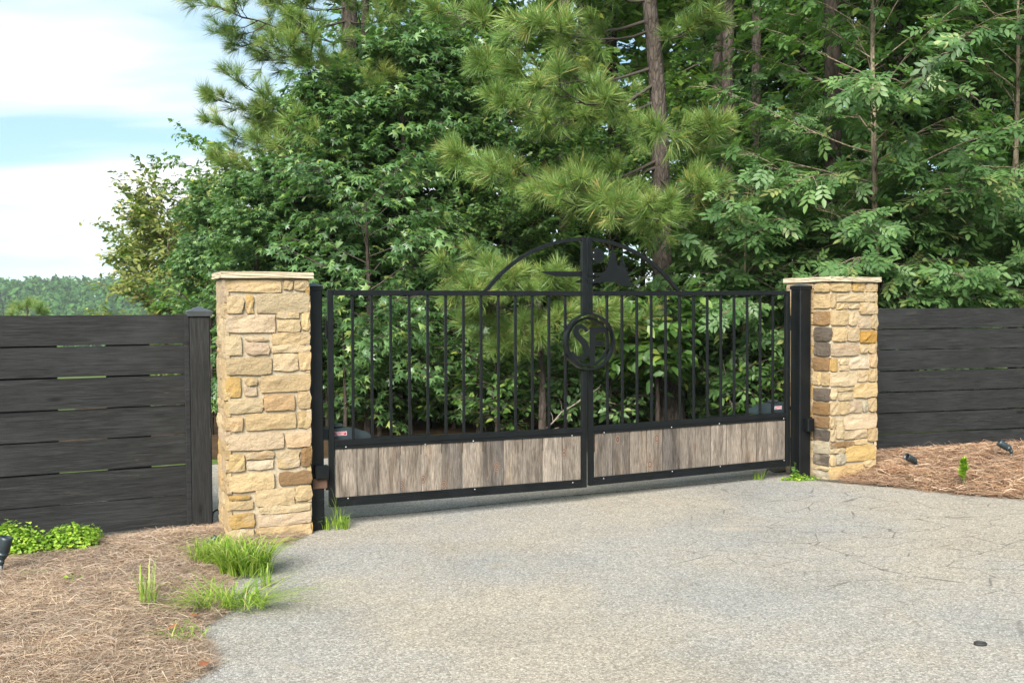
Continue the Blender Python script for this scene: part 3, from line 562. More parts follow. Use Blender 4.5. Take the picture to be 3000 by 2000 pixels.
def S_outline():
    C_ = np.array([(775, 560), (735, 470), (650, 432), (560, 455), (520, 540), (545, 640), (640, 735), (735, 830), (780, 950), (765, 1080), (690, 1165), (580, 1180), (480, 1120), (440, 1010)], float)
    t = np.linspace(0, 1, len(C_)); tt = np.linspace(0, 1, 40); P = np.stack([np.interp(tt, t, C_[:, i]) for i in range(2)], -1)
    for _ in range(3): P[1:-1] = (P[:-2]+2*P[1:-1]+P[2:])/4
    T_ = np.gradient(P, axis=0); T_ /= np.linalg.norm(T_, axis=1, keepdims=True); N_ = np.stack([-T_[:, 1], T_[:, 0]], -1); wd = 34+34*np.sin(np.pi*np.clip(tt*1.1-.05, 0, 1))
    return np.concatenate([P+N_*wd[:, None], (P-N_*wd[:, None])[::-1]])
prism('letter_S', [zl(*p) for p in S_outline()], -.0112, -.0042, MT['metal'], med)
for q in ((905, 250), (892, 1312)): u, v = zm(*q); bolt(u, v)

def gate_post(FL, th, s, h, label):
    t = thing('gate_post', label, 'post', (FL[0], FL[1], slope(*FL)), (0, 0, th)); M = MT['metal']
    box('shaft', 0, s, 0, s, -.15, h, M, t, .006)
    bm = box_bm(-.006, s+.006, -.006, s+.006, h-.028, h+.004, .002); ob('cap_skirt', bm_mesh('cap_skirt', bm), M, t)
    V = [(-.008, -.008, h+.0045), (s+.008, -.008, h+.0045), (s+.008, s+.008, h+.0045), (-.008, s+.008, h+.0045), (s/2, s/2, h+.032)]
    me = bpy.data.meshes.new('cap'); me.from_pydata(V, [], [(0, 1, 4), (1, 2, 4), (2, 3, 4), (3, 0, 4), (3, 2, 1, 0)]); me.update(); ob('cap', me, MT['capmetal'], t)
    return t
lp = gate_post((-1.441, 7.012), .3879, .105, 1.735, 'square black steel gate post against the pillar by the grass')
b = box('latch_box', .035, .13, -.05, -.001, .375, .47, MT['metal'], lp, .005); box('latch_plate', .02, .125, -.012, -.001, .30, .374, MT['rust'], lp, .003)
rp_ = gate_post((2.538, 8.75), .4483, .125, 1.70, 'square black steel gate post against the pillar with dark corner stones')
box('latch_box', .045, .122, -.055, -.001, .42, .535, MT['metal'], rp_, .006); box('latch_plate', .030, .13, -.014, -.001, .53, .545, MT['metal'], rp_, .002)

# ------------------------------------------------------------------ gate openers behind the leaves
def text_mesh(body, size, name):
    cu = bpy.data.curves.new(name, 'FONT'); cu.body = body; cu.size = size; cu.extrude = .0006; cu.align_x = 'CENTER'; cu.align_y = 'CENTER'
    o = bpy.data.objects.new('tmp', cu); COL.objects.link(o); dg = bpy.context.evaluated_depsgraph_get(); me = bpy.data.meshes.new_from_object(o.evaluated_get(dg)); bpy.data.objects.remove(o); me.name = name
    return me
def opener(k, label):
    mir = 1 if k == 'L' else -1; Mx = leaf_matrix(k); u0 = 0.0 if k == 'L' else GW
    t = thing('gate_opener', label, 'gate opener'); t.matrix_world = Mx @ Matrix.Translation((u0, 0, 0)); t.rotation_mode = 'XYZ'
    X = lambda a: mir*a
    def bx(name, a, b, y0, y1, z0, z1, mt, par=t, bev=.004): return box(name, min(X(a), X(b)), max(X(a), X(b)), y0, y1, z0, z1, mt, par, bev)
    prof = [(-.06, .475), (.335, .475), (.335, .490), (.30, .515), (.22, .545), (.14, .556), (-.06, .556)]
    body = prism('housing', [(X(a), b_) for a, b_ in prof], .075, .19, MT['lamp'], t); bmm = bmesh.new(); bmm.from_mesh(body.data); bmesh.ops.recalc_face_normals(bmm, faces=bmm.faces[:]); bmm.to_mesh(body.data); bmm.free()
    bx('release_knob', .045, .125, .10, .165, .5565, .585, MT['plastic'], t, .008)
    bx('drive_arm', .30, .80, .115, .15, .468, .4745, MT['metal'], t); bx('bracket', -.16, -.0605, .11, .16, .485, .515, MT['metal'], t)
    lx = (.045, .145) if k == 'L' else (.035, .115)
    lab = bx('label', lx[0], lx[1], .0715, .0748, .503, .531, MT['white'], t, .0); bx('label_field', lx[0]+.003, lx[1]-.003, .0705, .0712, .506, .528, MT['red'], lab, 0)
    me = text_mesh('Master', .024, 'lettering'); me.materials.append(MT['white']); o = ob('lettering', me, None, lab, loc=(X((lx[0]+lx[1])/2), .0695, .517), rot=(math.pi/2, 0, 0))
    return t
opener('L', 'grey gate opener with red label behind the leaf by the fence'); opener('R', 'grey gate opener with red label behind the medallion leaf')

# ------------------------------------------------------------------ fences
def fence(A, B, label, rows, gaps, pitch, ztop, backs, split=None, seed=1):
    A, B = np.array(A), np.array(B); d = B-A; L = np.linalg.norm(d); th = math.atan2(d[1], d[0]); rng = np.random.default_rng(seed)
    t = thing('plank_fence', label, 'fence', (A[0], A[1], 0), (0, 0, th)); z = ztop
    for i in range(rows):
        g = gaps[i]; bh = pitch-g-.002; tl = rng.normal(0, .0006)
        nx = 14; V, F = [], []
        wob0, wob1 = [np.cumsum(rng.normal(0, .0007, nx+1)) for _ in range(2)]; off = .010*(i % 2)+rng.uniform(0, .005)
        for q in range(nx+1):
            x = L*q/nx
            for (yy, zz) in ((0+off, z-bh+wob0[q]+tl*x), (0+off, z+wob1[q]*.7+tl*x), (.036+off, z+wob1[q]*.7+tl*x), (.036+off, z-bh+wob0[q]+tl*x)): V.append((x, yy, zz))
        for q in range(nx):
            for e in range(4): F.append((q*4+e, q*4+4+e, q*4+4+(e+1) % 4, q*4+(e+1) % 4))
        F += [(0, 1, 2, 3), (nx*4+3, nx*4+2, nx*4+1, nx*4)]
        me = bpy.data.meshes.new('plank'); me.from_pydata(V, [], F); me.update(); bm = bmesh.new(); bm.from_mesh(me); bmesh.ops.recalc_face_normals(bm, faces=bm.faces[:]); bm.to_mesh(me); bm.free(); me.materials.append(MT['blackwood'])
        ob('plank', me, None, t); z -= pitch
    for (x0, x1) in backs: box('backing_board', x0, x1, .055, .085, .02, ztop-.05, MT['blackwood'], t, .003)
    return t
fp = np.array([-2.165, 7.19]); fd = np.array([math.cos(.45), math.sin(.45)])
fl0 = np.array([-2.33, 7.13])-fd*4.2; fl1 = np.array([-2.33, 7.13])+fd*.02
fence(fl0, fl1, 'black stained plank fence standing behind the bright green clover', 7, [.007, .011, .006, .008, .007, .006, .003], .2175, 1.545, [(2.95, 3.35), (3.66, 3.95), (1.2, 1.6), (.3, .7)], seed=4)
def fence_post(FL, th, s, h, label, trim=None):
    t = thing('fence_post', label, 'post', (FL[0], FL[1], slope(*FL)), (0, 0, th)); M = MT['blackwood']
    ob('shaft', bm_mesh('shaft', box_bm(-.15, h-.02, 0, s, -s, 0, .006)), M, t, rot=(0, -math.pi/2, 0))      # grain runs up the post
    if trim: box('trim_strip', *trim, MT['blackwood'], t, .003)
    q = .014; V = [(-q, -q, h-.035), (s+q, -q, h-.035), (s+q, s+q, h-.035), (-q, s+q, h-.035), (-q-.006, -q-.006, h), (s+q+.006, -q-.006, h), (s+q+.006, s+q+.006, h), (-q-.006, s+q+.006, h), (s/2, s/2, h+.038)]
    me = bpy.data.meshes.new('post_cap'); me.from_pydata(V, [], [(3, 2, 1, 0), (0, 1, 5, 4), (1, 2, 6, 5), (2, 3, 7, 6), (3, 0, 4, 7), (4, 5, 8), (5, 6, 8), (6, 7, 8), (7, 4, 8)]); me.update(); ob('post_cap', me, MT['capmetal'], t)
    return t
fence_post((-2.295, 7.085), .40, .138, 1.575, 'capped black wooden post at the end of the fence near the pillar', (-.036, -.001, .035, .10, -.02, 1.54))
rf0, rf1 = np.array([3.10, 9.95]), np.array([5.50, 10.585])
fence(rf0, rf1, 'black stained plank fence behind the pine straw and spotlights', 7, [.012, .009, .009, .009, .011, .009, .002], .2155, 1.553, [(.3, .45), (2.3, 2.39)], seed=8)
fence(rf1+np.array([.02, .03]), rf1+np.array([2.6, .95]), 'black plank fence running on past the far end of the straw bed', 7, [.006]*7, .2155, 1.545, [(0, .09), (1.2, 1.3)], seed=9)

# ------------------------------------------------------------------ foliage tools
def T_leaf(kind):
    if kind == 'star':
        tips = [(-105, .62), (-52, .86), (0, 1.0), (52, .86), (105, .62)]; V = [(.0, 0, .0)]; 
        ring_ = []
        for k, (a, r) in enumerate(tips):
            if k: ring_.append(((tips[k-1][0]+a)/2, .36, .02))
            ring_.append((a, r, -.10-.05*abs(a)/100))
        P = [(.30+.72*r*math.cos(math.radians(a)), .72*r*math.sin(math.radians(a)), z) for a, r, z in ring_]
        V = [(.30, 0, .03)] + P; F = [(0, i, i+1) for i in range(1, len(P))] + [(0, len(P), 1)]
    elif kind == 'oval':
        V = [(0, 0, 0), (.32, .24, .05), (.32, -.24, .05), (.68, .20, .03), (.68, -.20, .03), (1, 0, -.10), (.5, 0, -.02)]
        F = [(0, 6, 1), (0, 2, 6), (1, 6, 3), (2, 4, 6), (3, 6, 5), (4, 5, 6)]
    elif kind == 'flat':
        V = [(0, 0, 0), (.45, .30, .04), (1, 0, -.08), (.45, -.30, .04)]; F = [(0, 3, 1), (3, 2, 1)]
    elif kind == 'pinnate':
        V, F = [], []
        def lf(o, ang, L, w):
            n = len(V); ca, sa = math.cos(ang), math.sin(ang)
            for (a, b, c) in ((0, 0, 0), (.35, w, .02), (.35, -w, .02), (.72, w*.75, -.03), (.72, -w*.75, -.03), (1, 0, -.12), (.5, 0, -.02)):
                V.append((o[0]+L*(a*ca-b*sa), o[1]+L*(a*sa+b*ca), o[2]+L*c))
            F.extend([(n, n+6, n+1), (n, n+2, n+6), (n+1, n+6, n+3), (n+2, n+4, n+6), (n+3, n+6, n+5), (n+4, n+5, n+6)])
        for x, L in ((.22, .30), (.42, .40), (.62, .44)):
            for s in (-1, 1): lf((x, 0, -.10*x*x), s*1.0, L, .21)
        lf((.78, 0, -.07), 0, .46, .22)
        n = len(V); V += [(0, .008, 0), (0, -.008, 0), (.8, 0, -.07)]; F.append((n, n+1, n+2))
    return np.array(V, float), np.array(F, int)
def leaves(name, kind, P, A, N, S, rng, rnd=None):
    V0, F0 = T_leaf(kind) if isinstance(kind, str) else kind
    A = A/(np.linalg.norm(A, axis=1, keepdims=True)+1e-9); N = N-(N*A).sum(1, keepdims=True)*A; N /= np.linalg.norm(N, axis=1, keepdims=True)+1e-9; B = np.cross(N, A)
    V = P[:, None] + S[:, None, None]*(V0[None, :, 0:1]*A[:, None] + V0[None, :, 1:2]*B[:, None] + V0[None, :, 2:3]*N[:, None])
    F = (np.arange(len(P))[:, None, None]*len(V0) + F0[None]).reshape(-1, 3)
    r = rng.random(len(P))**1.4 if rnd is None else rnd
    return mesh_np(name, V.reshape(-1, 3), F, np.repeat(r, len(V0)))
def unit(v): return v/(np.linalg.norm(v, axis=-1, keepdims=True)+1e-9)
def limb_path(p0, d, L, n, rng, rise=.15, droop=.25, wob=.06):
    P = [np.array(p0, float)]; d = unit(np.array(d, float))
    for i in range(n):
        t = (i+1)/n; d = unit(d + np.array([0, 0, rise*(1-t)*.5-droop*t*.6]) + rng.normal(0, wob, 3)); P.append(P[-1]+d*L/n)
    return np.array(P)
CAMXY = np.array([0., 0., EYE])
PROTO = {}
def broadleaf(name, label, base, H, r0, seed, kind='star', mt='gum', z0=.12, nl=26, L=2.2, ls=.13, per=9, nsub=8, twig=.55, lean=(0, 0), bark='darkbark', profile='round', cull=13.0, droop=.25, group=None, tilt=.55, limbs=None, proto=None, turn=0.0, size=1.0, category='tree'):
    rng = np.random.default_rng(seed); base = np.array(base, float)
    t = thing(name, label, category, base, group=group)
    if proto:
        t.rotation_euler = (0, 0, turn); t.scale = (size, size, size)
        if proto in PROTO:                                  # another tree of the same growth: copies of its trunk, branches and crown
            for src in PROTO[proto]:
                o = src.copy(); COL.objects.link(o); o.parent = t
            return t
    n = 12; zz = np.linspace(0, 1, n); tp = np.stack([lean[0]*zz + .05*H*.12*np.sin(zz*5+seed), lean[1]*zz + .05*H*.12*np.cos(zz*4+seed), zz*H], -1)
    W_ = Wood(); W_.tube(tp, r0*(1-.82*zz)+.004, 10); W_.V[0][:10] += 0; ob('trunk', W_.mesh('trunk'), MT[bark], t)
    Br = Wood(); LP, LA, LN = [], [], []
    todo = []
    for i in range(nl):
        f = z0+(1-z0)*((i+.5)/nl)**.9
        az = i*2.399+rng.uniform(-.5, .5)
        pr = {'round': math.sin(math.pi*min(1, .22+.78*(1-(f-z0)/(1-z0))))**.7, 'cone': 1.05-.85*(f-z0)/(1-z0), 'up': .5+.6*(f-z0)/(1-z0)}[profile]
        el = rng.uniform(.05, .55) + .5*(f-z0)
        p0 = np.array([np.interp(f, zz, tp[:, k]) for k in range(3)])
        todo.append((p0, np.array([math.cos(az)*math.cos(el), math.sin(az)*math.cos(el), math.sin(el)]), L*pr*rng.uniform(.7, 1.15), r0*(1-.8*f)*.38))
    if limbs: todo += limbs
    for (p0, d, ll, rr) in todo:
        P = limb_path(p0, d, ll, 7, rng, .2, droop); tt = np.linspace(0, 1, 8)
        Br.tube(P, np.maximum(rr*(1-.8*tt), .003), 5)
        for s in range(nsub):
            u = .22+.78*(s+rng.random())/nsub; q = u*7; i = min(int(q), 6); p = P[i]+(P[i+1]-P[i])*(q-i); dd = unit(P[i+1]-P[i])
            az = rng.choice([-1, 1])*rng.uniform(.3, 1.2); ca, sa = math.cos(az), math.sin(az); d2 = np.array([dd[0]*ca-dd[1]*sa, dd[0]*sa+dd[1]*ca, dd[2]*.5+rng.normal(.02, .22)])
            tl = twig*rng.uniform(.6, 1.25); Q = limb_path(p, d2, tl, 3, rng, .15, droop*1.2, .08); Br.tube(Q, [.006, .005, .004, .002], 3)
            m_ = max(2, int(per*rng.uniform(.7, 1.3))); w = (np.arange(m_)+rng.random(m_))/m_; xq = w*3; ii = np.minimum(xq.astype(int), 2); lp_ = Q[ii]+(Q[ii+1]-Q[ii])*(xq-ii)[:, None]; d3 = unit(Q[-1]-Q[0])
            side = np.cross(d3, [0, 0, 1.]); sg = rng.choice([-1, 1], m_)[:, None]
            la = unit(d3*rng.uniform(.2, .9, (m_, 1)) + side*sg*rng.uniform(.2, 1, (m_, 1)) + np.array([0, 0, -.25]) + rng.normal(0, .25, (m_, 3)))
            ln = np.array([0, 0, 1.]) + tilt*rng.normal(0, .55, (m_, 3)) + .85*np.array([dd[0], dd[1], 0])
            LP.append(lp_+rng.normal(0, .03, (m_, 3))); LA.append(la); LN.append(ln)
    LP, LA, LN = map(np.concatenate, (LP, LA, LN))
    ob('branches', Br.mesh('branches'), MT['twig' if bark != 'greybark' else 'greybark'], t)
    S = ls*rng.uniform(.65, 1.25, len(LP))
    ob('crown', leaves('crown', kind, LP, LA, LN, S, rng), MT[mt], t)
    if proto: PROTO[proto] = list(t.children)
    return t
def tuft_template(seed, n=84, curve=.18):
    rng = np.random.default_rng(seed); V, F = [], []
    for i in range(n):
        o = rng.uniform(-.30, .12); az = rng.uniform(0, 6.283); sp = rng.uniform(.25, 1.45)*(1 if o < 0 else .75)
        d = np.array([math.cos(sp), math.sin(sp)*math.cos(az), math.sin(sp)*math.sin(az)]); L = rng.uniform(.75, 1.08); p = np.array([o, 0, 0]); s = unit(np.cross(d, rng.normal(0, 1, 3)))*.0105
        mid = p+d*L*.55; tip = p+d*L+np.array([0, 0, -curve*L*rng.uniform(.3, 1.2)*(1-abs(d[2])*.5)])
        k = len(V); V += [p-s, p+s, mid+s*.9, mid-s*.9, tip]; F += [(k, k+1, k+2), (k, k+2, k+3), (k+3, k+2, k+4)]
    return np.array(V), np.array(F)
TUFTS = [tuft_template(s, 84, c_) for s, c_ in ((1, .10), (2, .25), (3, .4))]; THIN = [tuft_template(s, 34) for s in (4, 5)]
def pine(name, label, base, H, r0, seed, top, limbs=(), auto=0, z0=.3, L=2.2, nl=.20, mt='needle', bark='pinebark', tufts_per=9, dense=True, group=None, spread=.5, aut_cull=None):
    rng = np.random.default_rng(seed); base = np.array(base, float); top = np.array(top, float)-base; t = thing(name, label, 'tree', base, group=group)
    n = 16; zz = np.linspace(0, 1, n); tp = top[None]*zz[:, None] + np.stack([.03*np.sin(zz*7+seed), .03*np.cos(zz*6+seed), 0*zz], -1)*(H*.15)*(zz*(1-zz)*4)[:, None]
    W_ = Wood(); rad = r0*(1-.62*zz)+.01; rad[0] *= 1.25; W_.tube(tp, rad, 14); ob('trunk', W_.mesh('trunk'), MT[bark], t)
    Br = Wood(); PP, AA = [], []; todo = []
    for (a, b, k) in limbs: todo.append((np.array(a, float)-base, np.array(b, float)-base, k))
    for i in range(auto):
        f = z0+(1-z0)*(i+.5)/auto; az = i*2.399+rng.uniform(-.4, .4); p0 = np.array([np.interp(f, zz, tp[:, k]) for k in range(3)]); ll = L*(1.05-.75*(f-z0)/(1-z0))*rng.uniform(.75, 1.15)
        el = rng.uniform(-.05, .35)+.4*(f-z0); todo.append((p0, p0+ll*np.array([math.cos(az)*math.cos(el), math.sin(az)*math.cos(el), math.sin(el)]), tufts_per))
    for (a, b, k) in todo:
        v = b-a; ll = np.linalg.norm(v); m_ = 8; s_ = np.linspace(0, 1, m_)[:, None]; P = a+v*s_+np.array([0, 0, -.10*ll])*(s_*(1-s_)*4) + rng.normal(0, .02*ll, (m_, 3))*s_*(1-s_)*2
        Br.tube(P, (.005+.0075*ll)*(1-.78*s_[:, 0]), 6); dirn = unit(v)
        for q in range(k):
            u = .25+.75*(q+.5)/k+rng.uniform(-.06, .06); u = min(max(u, .18), 1.0); x = u*(m_-1); i = min(int(x), m_-2); p = P[i]+(P[i+1]-P[i])*(x-i)
            az = rng.choice([-1, 1])*rng.uniform(.25, 1.25)*(1.1-.5*u); ca, sa = math.cos(az), math.sin(az); d2 = unit(np.array([dirn[0]*ca-dirn[1]*sa, dirn[0]*sa+dirn[1]*ca, dirn[2]*.4+rng.normal(.10, .30)]))
            tl = spread*rng.uniform(.5, 1.2)*(1.15-.55*u); Q = np.array([p, p+d2*tl*.5+np.array([0, 0, -.03]), p+d2*tl+np.array([0, 0, .04*tl])]); Br.tube(Q, [.008, .006, .004], 4)
            PP += [Q[2], Q[1]*.4+Q[2]*.6]; AA += [unit(d2+np.array([0, 0, .25])), unit(d2+np.array([0, 0, .3])+rng.normal(0, .3, 3))]
            for _ in range(2):
                d4 = unit(d2+rng.normal(0, .6, 3)+np.array([0, 0, .15])); o = Q[1]+d4*rng.uniform(.10, .28)*spread*2; Br.tube(np.array([Q[1], (Q[1]+o)/2, o]), [.005, .004, .003], 3); PP.append(o); AA.append(unit(d4+np.array([0, 0, .25])))
        PP.append(P[-1]); AA.append(unit(dirn+np.array([0, 0, .2])))
    PP, AA = np.array(PP), np.array(AA); V, F, R_, off = [], [], [], 0
    for k, (V0, F0) in enumerate(TUFTS if dense else THIN):
        nn = len(TUFTS if dense else THIN); p, a = PP[k::nn], AA[k::nn]; up = rng.normal(0, 1, a.shape); B = unit(np.cross(a, up)); C = np.cross(a, B); S = nl*rng.uniform(.6, 1.2, len(p))
        # droop is in world z, so build with world up as near as the axis allows
        v = p[:, None] + S[:, None, None]*(V0[None, :, 0:1]*a[:, None]+V0[None, :, 1:2]*B[:, None]+V0[None, :, 2:3]*C[:, None]); V.append(v.reshape(-1, 3))
        F.append((np.arange(len(p))[:, None, None]*len(V0)+F0[None]).reshape(-1, 3)+off); off += len(p)*len(V0)
        r = np.clip(rng.normal(.42, .24, (len(p), 1))+rng.normal(0, .12, (len(p), len(V0)//5)), 0, .93); r[rng.random(r.shape) < .06] = 1.0
        R_.append(np.repeat(r.ravel(), 5))
    ob('branches', Br.mesh('branches'), MT['twig'], t); ob('crown', mesh_np('crown', np.concatenate(V), np.concatenate(F), np.concatenate(R_)), MT[mt], t)
    return t
gz = lambda x, y: float(zground(np.array(x), np.array(y)))
def gb(px, depth):                                # a root on the ground below a pixel column
    x = at(px, 1200, depth)[0]; return (x, depth, gz(x, depth)-.02)

# ------------------------------------------------------------------ the wood behind the gate
# sweetgums on the left of the wood
GUM = dict(nl=48, L=2.2, z0=.07, per=15, nsub=15, ls=.14, profile='cone', twig=.6)
def gum(label, px, d, H, key, turn):
    broadleaf('sweetgum_tree', label, gb(px, d), 5.6, .075, 21 if key == 'gumA' else 22, proto=key, turn=turn, size=H/5.6, **GUM)
gum('sweetgum with star leaves right behind the fence-side pillar', 760, 12.9, 3.2, 'gumA', 0)
gum('tallest silvery sweetgum above the gate leaf by the fence', 970, 13.6, 4.5, 'gumB', 0)
gum('sweetgum rising between the silvery gums and the near pine', 1190, 14.0, 5.2, 'gumA', 2.0)
gum('sweetgum standing back behind the tallest silvery one', 1100, 15.6, 5.3, 'gumB', 2.4)
gum('sweetgum filling the dark corner beside the young pine', 1340, 14.6, 5.2, 'gumA', 4.0)
gum('broad sweetgum spilling over the fence post', 620, 14.8, 3.2, 'gumB', 4.4)
gum('sweetgum crowding the foot of the tallest silvery one', 880, 13.9, 3.6, 'gumA', 5.3)
broadleaf('sweetgum_tree', 'low sweetgum whose boughs hang over the gate top rail', gb(1080, 12.3), 2.9, .05, 24, nl=22, L=1.4, z0=.35, per=12, nsub=9, ls=.13)
broadleaf('sweetgum_tree', 'small sweetgum seen low through the pickets by the opener', gb(1010, 11.6), 1.35, .025, 25, nl=11, L=.9, z0=.5, per=10, nsub=7, ls=.12, twig=.4)
broadleaf('sweetgum_tree', 'sweetgum sprig seen through the pickets mid leaf', gb(1200, 11.9), 1.35, .025, 26, nl=9, L=.8, z0=.4, per=9, nsub=6, ls=.12, twig=.4)
broadleaf('olive_tree', 'loose yellow olive tree leaning out against the sky', gb(560, 19.0), 3.25, .06, 31, kind='oval', mt='olive', nl=40, L=1.5, z0=.08, per=18, nsub=14, ls=.115, bark='greybark', lean=(-.3, 0), droop=.12, twig=.5,
    limbs=[((-.1, 0, 1.0), (-.85, 0, .75), 1.9, .02), ((-.12, 0, 1.4), (-.75, -.1, .9), 1.7, .02), ((-.1, 0, .8), (-.95, 0, .42), 1.8, .018)])
broadleaf('olive_tree', 'lower olive tree filling in between the leaning one and the sweetgum', gb(500, 17.6), 2.9, .05, 33, kind='oval', mt='olive', nl=34, L=1.25, z0=.10, per=16, nsub=12, ls=.11, bark='greybark', droop=.15, twig=.45)
# pines
pl = lambda px, py, d: at(px, py, d)
LPB = gb(1030, 14.6)
pine('loblolly_pine', 'dark pine with boughs reaching out over the open sky', LPB, 13, .17, 41, at(1000, -700, 14.6), nl=.20, limbs=[
    (pl(1020, 20, 14.6), pl(790, -30, 13.5), 11), (pl(1020, 120, 14.6), pl(850, 50, 13.2), 10), (pl(1020, 0, 14.6), pl(930, -70, 13.3), 8), (pl(1020, 330, 14.6), pl(720, 250, 13.2), 12), (pl(1020, 420, 14.6), pl(790, 400, 13.0), 10), (pl(1020, 220, 14.6), pl(830, 130, 13.0), 11), (pl(1020, 470, 14.6), pl(900, 380, 12.9), 8),
    (pl(1020, 60, 14.6), pl(640, 20, 13.2), 13), (pl(1020, 180, 14.6), pl(680, 90, 13.7), 13), (pl(1020, 300, 14.6), pl(610, 275, 13.2), 12), (pl(1020, 420, 14.6), pl(640, 360, 14.4), 11), (pl(1020, 520, 14.6), pl(660, 470, 14.4), 8), (pl(1020, 360, 14.6), pl(780, 330, 13.4), 10),
    (pl(1020, 0, 14.6), pl(700, -110, 14.0), 12), (pl(1020, 200, 14.6), pl(900, 160, 13.2), 9), (pl(1020, 60, 14.6), pl(1180, 10, 13.6), 9), (pl(1020, -80, 14.6), pl(1180, -150, 15.0), 9), (pl(1020, 260, 14.6), pl(1120, 240, 13.6), 8)], auto=5, z0=.7, L=2.0, tufts_per=4)
MPB = gb(1972, 12.4); mp_ = lambda py: at(1972-(1240-py)*.0605, py, 12.4)
pine('loblolly_pine', 'near pine with a straight scaly trunk rising behind the medallion leaf', MPB, 13, .138, 42, at(1862, -600, 12.4), nl=.235, spread=.42, limbs=[
    (mp_(490), pl(1330, 440, 11.6), 15), (mp_(470), pl(1440, 500, 11.2), 11), (mp_(300), pl(1470, 300, 11.2), 14), (mp_(250), pl(1620, 240, 10.3), 10), (mp_(200), pl(1400, 170, 11.8), 12), (mp_(90), pl(1560, 60, 11.4), 12), (mp_(60), pl(1300, 30, 12.2), 12),
    (mp_(560), pl(1600, 560, 10.9), 10), (mp_(590), pl(1780, 580, 10.5), 10), (mp_(600), pl(1930, 620, 10.4), 10), (mp_(570), pl(1700, 520, 10.7), 8), (mp_(520), pl(2080, 560, 11.4), 9), (mp_(360), pl(2080, 370, 11.6), 8), (mp_(320), pl(1930, 380, 11.0), 6), (mp_(560), pl(2170, 600, 11.8), 6),
    (mp_(0), pl(1700, -90, 11.4), 10), (mp_(-60), pl(2060, -60, 11.8), 9), (mp_(120), pl(2050, 60, 12.0), 5)], auto=5, z0=.7, L=2.1, tufts_per=4)
pine('young_pine', 'young pine with bright yellow green tufts filling the space under the arch', gb(1590, 11.4), 3, .04, 43, at(1580, 860, 11.3), nl=.20, spread=.36, limbs=[
    (at(1585, 900, 11.4), pl(1310, 780, 10.3), 10), (at(1585, 880, 11.4), pl(1370, 850, 10.2), 10), (at(1585, 930, 11.4), pl(1400, 940, 10.7), 8), (at(1585, 840, 11.4), pl(1480, 790, 10.1), 9), (at(1585, 860, 11.4), pl(1640, 800, 10.7), 7), (at(1585, 900, 11.4), pl(1560, 960, 10.6), 7),
    (at(1585, 950, 11.4), pl(1480, 1000, 10.8), 6), (at(1585, 900, 11.4), pl(1760, 900, 10.8), 8), (at(1585, 900, 11.4), pl(1880, 930, 11.0), 8), (at(1585, 960, 11.4), pl(1660, 920, 10.7), 6), (at(1585, 850, 11.4), pl(1420, 760, 11.3), 7), (at(1585, 930, 11.4), pl(1940, 950, 11.3), 5)])
# bare trunks of the pines further in
for k, (px, d, r, lab) in enumerate(((2140, 14.4, .10, 'grey pine trunk, left one of two standing close together'), (2214, 15.4, .085, 'slimmer grey pine trunk, right one of two standing close together'), (2432, 13.3, .13, 'dark thick trunk behind the hickory sapling'), (1800, 17.0, .13, 'dark trunk just behind the near pine'), (1085, 15.5, .075, 'thin trunk seen low through the pickets by the opener'), (1660, 15.0, .12, 'dark trunk seen through the pickets beside the medallion'), (2100, 16.2, .10, 'thin dark trunk seen through the pickets of the medallion leaf'))):
    b_ = gb(px, d); tx = at(px-20+k*4, -400, d)
    pine('tall_pine', lab, b_, 12, r, 60+k, (tx[0], d, 11.5), auto=5, z0=.72, L=2.3, tufts_per=3, dense=False, nl=.22, mt='needle_blue', bark='pinebark' if k < 2 else 'darkbark', group='pines deep in the wood', spread=.6)
# hickory saplings on the right, long compound leaves
HK = dict(kind='pinnate', mt='hick', bark='greybark', twig=.30, droop=.32, tilt=.55, per=5)
def hick(label, px, d, H, key, turn, H0=6.0):
    broadleaf('hickory_sapling', label, gb(px, d), H0, .044*H0/6+.008, 51 if key == 'hkA' else 52, proto=key, turn=turn, size=H/H0, **(dict(HK, nl=44, L=2.2, z0=.18, nsub=13, ls=.235) if key == 'hkA' else dict(HK, nl=26, L=1.7, z0=.25, nsub=11, ls=.245)))
hick('hickory sapling with a pale slender stem above the far pillar', 2555, 11.9, 6.2, 'hkA', 0)
hick('tall hickory sapling at the edge of the picture', 2960, 12.6, 6.0, 'hkA', 2.2)
hick('hickory sapling between the near pine and the pale stem', 2290, 13.2, 3.9, 'hkA', 4.1)
hick('low hickory sapling drooping over the top of the far fence', 2770, 12.0, 2.7, 'hkB', 0, 2.7)
hick('low hickory sapling over the fence at the edge of the picture', 2960, 11.9, 2.5, 'hkB', 2.5, 2.7)
hick('hickory sapling hanging over the pickets next to the far post', 2180, 12.1, 2.5, 'hkB', 4.0, 2.7)
hick('low hickory sapling crowding behind the far pillar', 2430, 12.2, 2.7, 'hkB', 5.2, 2.7)
